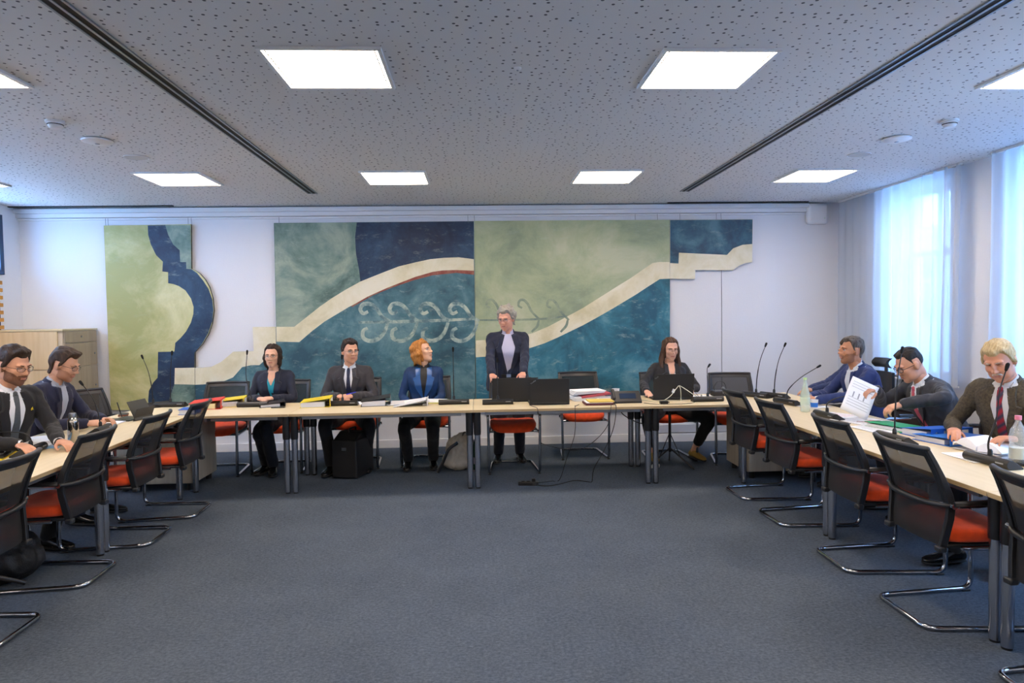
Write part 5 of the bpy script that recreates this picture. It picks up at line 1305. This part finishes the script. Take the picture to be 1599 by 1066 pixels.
binder(3.06, 4.28, -PI / 2 + .22, M_bluec2, 'bright blue ring binder with white spine label, nearest the camera', .052, 3, labelmat=M_paper)
binder(3.10, 4.48, -PI / 2 + .12, M_bluec, 'blue ring binder lying half open behind the labelled blue binder', .075, 7)
t = thing('green_folder', 'green folder behind the two blue ring binders', 'folder', (3.02, 4.80, TT), .3)
MB().box((0, 0, .003), (.24, .32, .006)).build('back_cover', M_greenc, t, 0); m_ = MB(); pile(m_, 4, .22, .3, .006, .005, .006); m_.build('sheet_stack', M_paper, t, 0)
MB().box((0, 0, .031), (.24, .32, .004), 0, 0, 0, .06).build('front_cover', M_greenc, t, 0)
for x, y, a, w_, l_, n_, lab in ((3.0, 5.08, .2, .30, .42, 2, 'large white sheet spread out before the charcoal suited man'), (2.96, 5.45, .5, .22, .30, 3, 'white papers with red print left of the held sheet'),
                                 (2.86, 4.78, .1, .21, .3, 3, 'white sheets lying behind the upright microphone on the right wing'), (3.0, 6.05, .3, .22, .3, 3, 'white and blue papers behind the glass bottle'),
                                 (2.86, 3.80, .0, .21, .28, 2, 'white sheet with pink note beside the nearest microphone')):
    t = thing('sheet_of_paper', lab, 'papers', (x, y, TT), a, 'papers on the right wing')
    m_ = MB(); pile(m_, n_, w_, l_, 0, .0018, .008); m_.build('sheet_stack', M_paper, t, 0)
    pr = MB()
    for k in range(9): pr.box((-.0, l_ * (.36 - .08 * k), .0018 * n_ + .0004), (w_ * .75 * (1 - .15 * (k % 3 == 2)), .0035, .0006))
    pr.build('print', M_print if 'red' not in lab and 'pink' not in lab else mat('red_print', 'e0a79f', .7), t, 0)
t = thing('held_sheet', 'printed sheet held up by the charcoal suited man', 'paper', (2.92, 5.09, .93), 0)
P = []
for i in range(7):
    row = []
    for j in range(7):
        u, v = i / 6 - .5, j / 6 - .5
        x_, z_ = u * .21, v * .297
        a = -.5; xx = x_ * math.cos(a) - z_ * math.sin(a); zz = x_ * math.sin(a) + z_ * math.cos(a)
        row.append((xx, -.03 * u + .12 * (zz) + .02 * math.sin(v * 3), zz * .92 - .0))
    P.append(row)
MB().slab(P, [[(p[0], p[1] + .001, p[2]) for p in r] for r in P]).build('sheet', M_paper, t, 180)
pr = MB()
for k in range(10):
    v = .38 - k * .075
    if 3 <= k <= 5: continue
    q = []
    for u, dv in ((-.4, 0), (.4, 0), (.4, .010), (-.4, .010)):
        x_, z_ = u * .21, (v + dv) * .297; a = -.5; xx = x_ * math.cos(a) - z_ * math.sin(a); zz = x_ * math.sin(a) + z_ * math.cos(a)
        q.append((xx, -.03 * u + .12 * zz + .02 * math.sin((v + dv) * 3) - .0015, zz * .92))
    pr.add(q, [(0, 1, 2, 3)])
for u0 in (-.28, -.08, .12):
    q = []
    for u, vv in ((u0, -.05), (u0 + .05, -.05), (u0 + .05, .11), (u0, .11)):
        x_, z_ = u * .21, vv * .297; a = -.5; xx = x_ * math.cos(a) - z_ * math.sin(a); zz = x_ * math.sin(a) + z_ * math.cos(a)
        q.append((xx, -.03 * u + .12 * zz + .02 * math.sin(vv * 3) - .0015, zz * .92))
    pr.add(q, [(0, 1, 2, 3)])
pr.build('print', mat('dark_print', '9b9ea5', .7), t, 0)
t = thing('reading_glasses', 'folded reading glasses lying on the papers under the held sheet', 'glasses', (2.98, 4.98, TT + .012), .4)
g_ = MB()
for s_ in (-1, 1): g_.tube([(s_ * .034 + .025 * math.cos(q), .018 * math.sin(q), .012) for q in [2 * PI * k / 16 for k in range(16)]], .0016, 6, closed=True); g_.tube([(s_ * .06, .0, .01), (s_ * .05, .12, .002)], .0018, 6)
g_.tube([(-.01, 0, .012), (.01, 0, .012)], .0016, 6); g_.build('frame', mat('reddish_frame', 'a05048', .3), t); 
t = thing('paper_cup', 'white and blue cup standing behind the glass bottle', 'cup', (2.96, 5.88, TT))
MB().lathe([(.001, 0), (.027, 0), (.034, .08), (.035, .08), (.031, .08), (.025, .004), (.001, .004)], n=20).build('cup_wall', M_white, t); MB().lathe([(.0285, .015), (.0293, .015), (.0325, .055), (.0317, .055)], n=20).build('blue_band', M_bluec2, t)
t = thing('open_book', 'thick open paperback in the hands of the older man', 'book', (3.06, 3.95, TT + .01), PI / 2 + .35)
for s_ in (-1, 1):
    P = [[(s_ * (.005 + .14 * i / 8), -.10 + .2 * j / 3, .012 + .06 * math.sin(PI * min(1, i / 8 * .9 + .1)) * (1 if s_ > 0 else .8)) for j in range(4)] for i in range(9)]
    Q = [[(s_ * (.005 + .14 * i / 8), -.10 + .2 * j / 3, .0 + .035 * (i / 8) * (1 if s_ > 0 else .2)) for j in range(4)] for i in range(9)]
    MB().slab(P if s_ > 0 else [r[::-1] for r in P], Q if s_ > 0 else [r[::-1] for r in Q]).build('pages', M_paper, t, 60)
MB().box((0, 0, -.004), (.29, .21, .003)).build('cover', M_paper2, t, 0)
t = thing('tablet', 'dark tablet lying beside the open book at the right edge', 'tablet', (3.02, 3.66, TT), .15)
MB().box((0, 0, .005), (.18, .25, .009)).build('housing', M_black, t, 0, .003); MB().box((0, 0, .0102), (.165, .235, .0012)).build('screen', mat('dark_glass', '0d0e12', .05), t, 0)
t = thing('clipboard', 'thin grey cardboard pad under the low bent microphone of the right wing', 'pad', (2.74, 5.12, TT), .3)
MB().box((0, 0, .004), (.12, .2, .008)).build('board', mat('grey_card', '9a9088', .6), t, 0); MB().box((.0, .05, .0105), (.10, .08, .005)).build('note', M_paper, t, 0)

# under the tables
t = thing('pilot_case', 'black pilot briefcase standing on the carpet before the man with the dark tie', 'briefcase', (-1.30, 7.02, 0), -.28)
MB().box((0, 0, .20), (.27, .40, .38)).build('case_body', mat('black_case_leather', '141416', .45, bump=.3, bscale=90), t, 0, .015, 3)
MB().prism([(-.20, .385), (.20, .385), (.05, .455), (-.05, .455)], -.12, .12, 'yz').build('lid', mat('black_case_flap', '121213', .5, bump=.3, bscale=90), t, 0, .01)
MB().tube(fillet([(0, -.07, .45), (0, -.07, .485), (0, .07, .485), (0, .07, .45)], .02, 4), .010, 8).build('handle', M_black, t)
MB().box((0, -.2015, .30), (.05, .004, .03)).build('lock', M_steel, t, 0)
t = thing('backpack', 'beige cloth backpack slumped on the carpet beside the red-haired woman', 'backpack', (-.23, 7.12, 0), .2)
bk = MB(); bk.ell((0, 0, .11), (.17, .12, .11), 18); bk.ell((.01, .02, .22), (.14, .10, .14), 18); bk.ell((.06, .03, .32), (.08, .06, .07), 14)
bm_ = remeshed(bk, .009, 6); wrinkle(bm_, .010, (22, 22, 14), 3); put_mesh(bm_, 'bag_body', mat('beige_canvas', 'b3aa9b', .9, var=.1, scale=9, bump=.3, bscale=150), t, 180)
MB().tube(spline([(-.02, -.09, .30), (-.12, -.12, .24), (-.19, -.13, .10), (-.24, -.13, .015)], 6), .018, 8, flat=.4).build('strap', M_black, t)
MB().tube(spline([(.04, -.02, .34), (.06, -.02, .39), (.10, .0, .38), (.11, .02, .32)], 6), .009, 7, flat=.5).build('top_loop', mat('grey_webbing', '5f5b55', .8), t)
t = thing('green_bottle', 'green glass bottle with pale label on the floor beside the beige backpack', 'bottle', (-.055, 7.13, 0))
MB().lathe([(.001, 0), (.036, 0), (.038, .006), (.038, .19), (.03, .23), (.015, .27), (.0135, .30), (.001, .30)], n=24).build('bottle_body', mat('dark_green_glass', '12502c', .08), t)
MB().lathe([(.001, .295), (.0155, .295), (.0155, .312), (.001, .312)], n=14).build('cap', M_steel, t); MB().lathe([(.0383, .06), (.0386, .06), (.0386, .13), (.0383, .13)], n=24).build('label', M_paper2, t)
t = thing('tripod_stand', 'black tripod stand under the table between the legs of the laptop woman', 'stand', (1.98, 7.0, 0), .3)
MB().tube([(0, 0, .16), (0, 0, .68)], .014, 10).build('pole', M_black, t)
for k in range(3):
    a = -PI / 2 + k * 2 * PI / 3 + .5; c, s_ = math.cos(a), math.sin(a)
    MB().tube([(0, 0, .20), (.27 * c, .27 * s_, .012)], .009, 8, round_ends=True).build('leg', M_black, t)
    MB().tube([(0, 0, .36), (.12 * c, .12 * s_, .118)], .005, 6).build('brace', M_black, t)
t = thing('plug_adapter', 'small white and teal adapter on the carpet by the foot of the laptop woman', 'adapter', (1.80, 6.98, 0), .3)
MB().box((0, 0, .02), (.12, .07, .04)).build('housing', M_white, t, 0, .012, 3); MB().box((0, 0, .041), (.08, .045, .004)).build('panel', mat('teal_panel', '4f7f86', .4), t, 0)
t = thing('shoulder_bag', 'large black bag lying on the carpet under the table, at the left edge', 'bag', (-3.0, 4.35, 0), .5)
bk = MB(); bk.ell((0, 0, .12), (.24, .17, .13), 18); bk.ell((.05, .02, .20), (.16, .12, .10), 16)
bm_ = remeshed(bk, .012, 5); wrinkle(bm_, .014, (14, 14, 10), 5); put_mesh(bm_, 'bag_body', mat('black_nylon', '0d0e11', .6, bump=.3, bscale=120), t, 180)
MB().tube(spline([(-.16, -.08, .14), (-.22, -.16, .22), (-.05, -.2, .12), (.14, -.17, .015)], 7), .014, 7, flat=.4).build('strap', M_black, t)
def hairm(name, c, c2, s=(60, 20, 8)): return mat(name, c, 0.58, col2=c2, scale=1.0, stretch=tuple(q * 2.5 for q in s), bump=0.6, bscale=1.6, spec=.35)
H_dkbrown = hairm('dark_brown_hair', '1e1512', '3a2a22'); H_brown = hairm('brown_hair', '2a1f19', '4a382d'); H_black = hairm('near_black_hair', '14110f', '2b2521')
H_red = hairm('copper_blond_hair', '8a5220', 'c98a42'); H_grey = hairm('curly_grey_hair', '7d7a72', 'b9b4a8', (70, 70, 70)); H_long = hairm('long_brown_hair', '35231a', '5f4433')
H_salt = hairm('short_greying_hair', '35302c', '6e6660'); H_blond = hairm('ash_blond_hair', 'a08a60', 'c4b088')
def skin(n, c='d3a083', l='b9796a'): return skin_set(n, c, l)
def suit(n, c, var=.06, **k): return mat(n, c, 0.82, var=var, scale=30, bump=0.25, bscale=220, sheen=0.1, **k)
S_white = mat('white_shirt_cotton', 'dfe3ea', 0.75, bump=.1, bscale=90)
def striped(n, a, b_, sc):
    m = mat(n, a, .75); nt = m.node_tree; tc = nt.nodes.new('ShaderNodeTexCoord'); w = nt.nodes.new('ShaderNodeTexWave'); w.inputs['Scale'].default_value = sc
    w.bands_direction = 'X'; mx = nt.nodes.new('ShaderNodeMix'); mx.data_type = 'RGBA'; mx.inputs['A'].default_value = lin(a); mx.inputs['B'].default_value = lin(b_)
    nt.links.new(tc.outputs['Object'], w.inputs['Vector']); nt.links.new(w.outputs['Fac'], mx.inputs['Factor']); nt.links.new(mx.outputs['Result'], nt.nodes['Principled BSDF'].inputs['Base Color']); return m

CL = (.55, .75, .6)
def clasp(y, z, w=.035): # clasped hands on the table in front: wrists, hands
    return [(w + .045, y - .045, z), (-w - .045, y - .045, z)], [((-.75, .62, .02), (-.35, .0, -.9), CL, .2), ((.75, .62, .06), (.45, .0, -.75), CL, .2)]

# --- back row, seen from the front
w, h = clasp(.42, .80)
person('seated dark-haired woman in rimless glasses, navy blazer and turquoise top, hands clasped', (-2.17, 7.42), PI, dict(
    body=FEM, skin=skin('fair', 'd6a68c'), lean=7, curl=4, head=(2, 2, 0), wrist=w, hand=h, pole=[(1, -.4, -.6), (-1, -.4, -.6)],
    ankle=[(-.03, .30, .10), (.07, .20, .10)], foot=[(-.25, 1, 0), (.25, 1, 0)], kout=.0, jacket=suit('navy_blazer_cloth', '171e33'), trousers=suit('black_navy_trousers', '10131d'),
    shirt=mat('turquoise_top', '1791a6', .7), vee=(.34, .95), vw=.045, skinvee=(.74, .05), hairmat=H_dkbrown, shirtcuff=False, collar_open=9,
    hair=dict(top=.020, side=.012, back=.03, front=.078, low=-.085, fringe_y=.045, lowfull=.012, rough=.3, part=.006, part_x=.0, temple=.0,
              locks=[([(s_ * .066, .005, .03), (s_ * .078, -.005, -.03), (s_ * .074, -.012, -.09), (s_ * .06, -.02, -.125)], [.012, .018, .018, .008], 1.0) for s_ in (-1, 1)]),
    glasses=(M_glm, .021, .013, .0012), face=dict(jaw=.9, brow=.3)))
w, h = clasp(.40, .80)
tri, _, _, _ = person('seated dark-haired man in charcoal suit, white shirt and dark tie, looking aside', (-1.38, 7.47), PI, dict(
    body=MALE, skin=skin('ruddy', 'cf9a7e'), lean=6, curl=6, head=(30, 2, 0), wrist=w, hand=h, pole=[(1, -.3, -.6), (-1, -.3, -.6)],
    ankle=[(.16, .40, .10), (-.17, .25, .10)], foot=[(.15, 1, 0), (-.3, 1, 0)], kout=.25, jacket=suit('charcoal_suit_cloth', '35343a'), trousers=suit('dark_charcoal_trousers', '17171c'),
    shirt=S_white, tie=mat('navy_dotted_tie', '18223f', .6, var=.5, scale=120), vee=(.34, .95), hairmat=H_dkbrown, hair=dict(top=.024, side=.011, front=.070, rough=.45, fringe_y=.05, quiff=.006),
    glasses=(M_glm, .022, .014, .0012), face=dict(jaw=1.0)))
person('seated red-haired woman in blue velvet jacket with satin lapels, looking up aside', (-0.60, 7.45), PI, dict(
    body=FEM, skin=skin('pale', 'dcae92'), lean=2, curl=3, twist=6, head=(62, -16, 0), wrist=[(.12, .27, .66), (-.10, .29, .66)], hand=[((-.8, .5, -.1), (0, 0, -1)), ((.8, .5, -.1), (0, 0, -1))],
    pole=[(1, -.6, -.4), (-1, -.6, -.4)], ankle=[(.16, .22, .10), (-.10, .20, .10)], foot=[(.0, 1, 0), (-.1, 1, 0)], kout=.05,
    jacket=mat('blue_velvet', '0c3362', .7, var=.3, scale=6, bump=.2, bscale=40), lapelmat=mat('blue_satin', '1a5290', .35), trousers=suit('black_trousers', '0f0f12'), lapel_w=.06, buttons=1,
    shirt=mat('black_shirt', '15161a', .6), vee=(.30, .95), vw=.042, hairmat=H_red, shirtcuff=False, browmat=hairm('light_brow', '8a6038', 'a37a4c'),
    hair=dict(top=.026, side=.026, back=.040, front=.078, low=-.088, fringe_y=.04, lowfull=.02, rough=.4, curl=.4, temple=.0, fx=55, fz=26,
              locks=[([(s_ * .07, -.01, .02), (s_ * .090, -.025, -.04), (s_ * .086, -.03, -.10), (s_ * .07, -.025, -.135)], [.014, .026, .026, .008], 1.0) for s_ in (-1, 1)]), face=dict(jaw=.9, brow=.3)))
person('standing grey-haired woman in glasses, navy blazer, belt and striped shirt, leaning on a laptop', (0.32, 7.52), PI, dict(
    body=dict(FEM, w=[.215, .198, .19, .195, .192, .165, .115, .058], df=[.14, .15, .15, .165, .125, .092, .068, .048], db=[.12, .10, .095, .10, .10, .085, .07, .05], L=.54, sh=.170, ar=.98, head=.98), skin=skin('rosy', 'd49a82'), hip=.90, lean=5, curl=10, head=(-24, 12, 0),
    wrist=[(.19, .44, 1.0), (-.14, .45, 1.01)], hand=[((-.15, .75, -.35), (0, -.3, -1), (.7, .8, .5), .2), ((.15, .75, -.35), (0, -.3, -1), (.7, .8, .5), .2)], pole=[(1, -.7, -.1), (-1, -.7, -.1)],
    ankle=[(.12, .03, .10), (-.12, .03, .10)], foot=[(.12, 1, 0), (-.12, 1, 0)], kpole=(0, 1, 0), kout=0, jacket=suit('dark_navy_blazer_cloth', '171f36'), trousers=suit('navy_trousers', '191d2b'), hem=-.20,
    shirt=striped('striped_shirt', 'a9a6c6', 'c9cbe0', 22), vee=(.13, .95), vw=.078, lapel_w=.05, frontpanel=(-.2, .13, .07), hairmat=H_grey, belt=True, cuff=.046, cuffshow=.004, collar_open=1.0, buttons=0,
    hair=dict(top=.030, side=.020, back=.028, front=.066, nape=-.07, sideburn=-.01, fringe_y=.055, rough=.5, curl=.9, fx=45, fy=45, fz=45, quiff=.012), glasses=(M_glf, .021, .015, .0011), browmat=hairm('grey_brow', '8a8278', 'a39b90'), face=dict(jaw=.97, brow=.5)))
person('seated woman with long brown hair and dark blazer, working behind the laptop with white cables', (2.08, 7.42), PI, dict(
    body=FEM, skin=skin('light', 'd2a088'), lean=5, curl=4, head=(2, 10, 0), wrist=[(.345, .42, .80), (-.14, .36, .80)], hand=[((.05, 1, -.1), (0, 0, -1), (.2, .4, .3)), ((.3, 1, -.1), (0, 0, -1))],
    pole=[(1, -.3, -.5), (-1, -.3, -.5)], ankle=[(.22, .20, .115), (-.24, .16, .115)], foot=[(.1, 1, 0), (-.25, 1, 0)], kout=.35, trouser_up=.28, jacket=suit('black_blazer_cloth', '1b1c22'), trousers=suit('black_navy_trousers_2', '0f1119'),
    shirt=mat('black_white_pattern_blouse', '1a1a1e', .6, col2='d9d9de', scale=40), skinvee=(.70, .045), vee=(.36, .95), vw=.04, hairmat=H_long, shirtcuff=False, cuffshow=0, collar_open=9, shoe=mat('ochre_suede_shoe', '9a7d3c', .8),
    hair=dict(top=.018, side=.014, back=.028, front=.080, low=-.085, fringe_y=.045, lowfull=.010, rough=.3, part=.007, part_x=.0, temple=.0,
              locks=[([(s_ * .060, .02, .05), (s_ * .083, .01, -.01), (s_ * .086, .0, -.08), (s_ * .098, .01, -.15), (s_ * .095, .035, -.21), (s_ * .08, .045, -.255)], [.012, .021, .024, .026, .022, .006], .8) for s_ in (-1, 1)] +
                    [([(s_ * .035, -.08, .03), (s_ * .06, -.085, -.06), (s_ * .075, -.07, -.15), (s_ * .08, -.06, -.22)], [.02, .03, .032, .01], .8) for s_ in (-1, 1)]),
    glasses=(M_glm, .022, .013, .0009), face=dict(jaw=.88, brow=.2, lids=True)))

TIE_ST = striped('red_navy_striped_tie', 'a01c2c', '2a3048', 9)
tn = TIE_ST.node_tree; wv = [n for n in tn.nodes if n.type == 'TEX_WAVE'][0]; wv.bands_direction = 'DIAGONAL'
# --- right wing, facing the middle of the room (local +y is world -x)
w, h = clasp(.47, .80)
person('seated greying man with short beard, blue suit and open white shirt, hands clasped', (3.68, 6.18), PI / 2, dict(
    body=MALE, skin=skin('tanned', 'bd8463'), lean=14, curl=8, head=(-4, -4, 0), wrist=[(.10, .56, .795), (-.14, .60, .795)], hand=h, pole=[(1, -.2, -.6), (-1, -.2, -.6)],
    ankle=[(.16, .42, .10), (-.16, .42, .10)], foot=[(.1, 1, 0), (-.1, 1, 0)], jacket=suit('royal_navy_suit_cloth', '1b2f63'), trousers=suit('navy_trousers_2', '151d3a'),
    shirt=S_white, vee=(.46, .95), vw=.05, hairmat=H_salt, watch=1, collar_open=1.4, hair=dict(top=.022, side=.005, front=.074, rough=.3, fringe_y=.045, nape=-.06, quiff=.01), face=dict(beard=mat('short_grey_beard', '94664c', .8, var=.15, scale=200), jaw=1.02)))
person('person in navy jacket almost hidden behind the man in the royal blue suit', (3.99, 6.84), PI / 2, dict(
    body=dict(MALE, L=.50), skin=skin('hidden', 'c8977c'), lean=10, curl=4, head=(0, 16, 0), wrist=[(.05, .56, .795), (-.10, .60, .795)], hand=[((-.5, .8, 0), (0, 0, -1)), ((.5, .8, 0), (0, 0, -1))], pole=[(1, -.2, -.6), (-1, -.2, -.6)],
    ankle=[(.16, .42, .10), (-.16, .42, .10)], foot=[(.1, 1, 0), (-.1, 1, 0)], jacket=suit('plain_navy_jacket_cloth', '1c2c55'), trousers=suit('dark_trousers', '15161c'),
    shirt=S_white, vee=(.42, .95), hairmat=H_brown, hair=dict(top=.02, side=.008, front=.072)))
person('seated young man with faded haircut, black glasses, charcoal suit and pink tie, sorting papers', (3.67, 5.12), PI / 2, dict(
    body=MALE, skin=skin('fair2', 'cb9478'), lean=18, curl=14, twist=-4, head=(-2, 26, 0), wrist=[(.03, .585, .985), (-.27, .56, .91)], hand=[((-.35, .9, .05), (.2, .2, -.9), (.6, .7, .5), .5), ((.1, .95, -.25), (.2, -.2, -.9), (.6, .7, .5), .5)],
    pole=[(1, -.3, -.5), (-1, -.5, .15)], ankle=[(.16, .42, .10), (-.16, .42, .10)], foot=[(.1, 1, 0), (-.1, 1, 0)], jacket=suit('charcoal_suit_cloth_2', '303239'), trousers=suit('charcoal_trousers', '212228'),
    shirt=S_white, tie=mat('pink_tie', 'c4586a', .6), vee=(.40, .95), hairmat=H_black, cuffshow=.02, hair=dict(top=.020, side=.003, front=.078, sideburn=.01, nape=-.02, rough=.2, fringe_y=.04, quiff=.012),
    glasses=(M_glf, .024, .016, .0024), face=dict(lids=True)))
person('seated older blond man with white moustache in tweed jacket and striped tie, head bowed', (3.47, 4.20), PI / 2 + .42, dict(
    body=dict(MALE, sh=.178, L=.57), hip=.60, skin=skin('aged', 'c98e72'), lean=8, curl=14, head=(10, 24, 8), wrist=[(.18, .40, .83), (-.20, .42, .83)], hand=[((-.5, .85, .1), (0, 0, -1), (.5, .6, .4)), ((.5, .85, .1), (0, 0, -1), (.5, .6, .4))],
    pole=[(1, -.3, -.6), (-1, -.3, -.6)], ankle=[(.12, .50, .10), (-.16, .40, .10)], foot=[(.35, 1, 0), (-.1, 1, 0)],
    jacket=mat('brown_green_tweed', '3a332e', .95, col2='57503f', scale=70, bump=.5, bscale=200), trousers=suit('dark_grey_trousers', '1d1e24'), shirt=mat('pale_grey_shirt', 'cfd0d4', .75),
    tie=TIE_ST, vee=(.30, .95), vw=.06, hairmat=H_blond, browmat=hairm('grey_brow_2', '9a8f80', 'b5aa9a'), hair=dict(top=.018, side=.011, front=.060, rough=.4, fringe_y=.055, nape=-.075, sideburn=-.02, quiff=.008),
    face=dict(moustache=hairm('white_moustache', 'b9ada0', 'd5ccc0'), eyes=False, nose=1.1)))

# --- left wing (local +y is world +x)
person('seated man in navy suit and grey shirt with glasses, head bowed, writing', (-3.60, 5.66), -PI / 2, dict(
    body=dict(MALE, L=.56), hip=.60, skin=skin('fair3', 'cc9a7e'), lean=14, curl=10, twist=0, head=(2, 20, 0), wrist=[(.10, .47, .80), (-.10, .50, .80)], hand=[((-.25, .95, .0), (-.5, 0, -.8), (.6, .7, .5), .4), ((.3, .95, .0), (.5, 0, -.8), (.6, .7, .5), .4)],
    pole=[(1, -.2, -.6), (-1, -.2, -.6)], ankle=[(.16, .42, .10), (-.16, .42, .10)], foot=[(.1, 1, 0), (-.1, 1, 0)], jacket=suit('deep_navy_suit_cloth', '181d3a'), trousers=suit('navy_trousers_3', '14172a'),
    shirt=mat('pale_grey_blue_shirt', 'a9b0bf', .75), vee=(.34, .95), vw=.05, hairmat=H_brown, collar_open=1.1, hair=dict(top=.030, side=.014, front=.072, rough=.35, fringe_y=.05, quiff=.018), glasses=(M_glf, .023, .014, .0015), face=dict(lids=True, beard=mat('light_stubble', 'a8785f', .7))))
person('seated dark-haired bearded man in black suit with grey tie and yellow lapel ribbon', (-3.36, 4.88), -PI / 2 - .38, dict(
    body=dict(MALE, sh=.18, L=.575), hip=.615, skin=skin('fair4', 'cb967a'), lean=9, curl=10, head=(6, 14, 0), wrist=[(.14, .42, .81), (-.08, .50, .80)], hand=[((.1, 1, -.08), (0, 0, -1), (.25, .35, .2), .3), ((.15, 1, -.08), (0, 0, -1), (.3, .4, .3), .3)],
    pole=[(1, -.3, -.6), (-1, -.3, -.6)], ankle=[(.16, .22, .10), (-.16, .26, .10)], foot=[(.1, 1, 0), (-.1, 1, 0)], jacket=suit('black_suit_cloth', '15161b'), trousers=suit('black_trousers_2', '111217'),
    shirt=S_white, tie=mat('slate_tie', '4b5259', .55, var=.1, scale=60), vee=(.24, .95), vw=.062, ribbon=True, hairmat=H_dkbrown, cuffshow=.03, hair=dict(top=.030, side=.014, front=.070, rough=.35, fringe_y=.055, quiff=.018), glasses=(M_glf, .023, .014, .0015),
    face=dict(lids=True, beard=mat('brown_beard', '75503e', .8, var=.25, scale=150))))
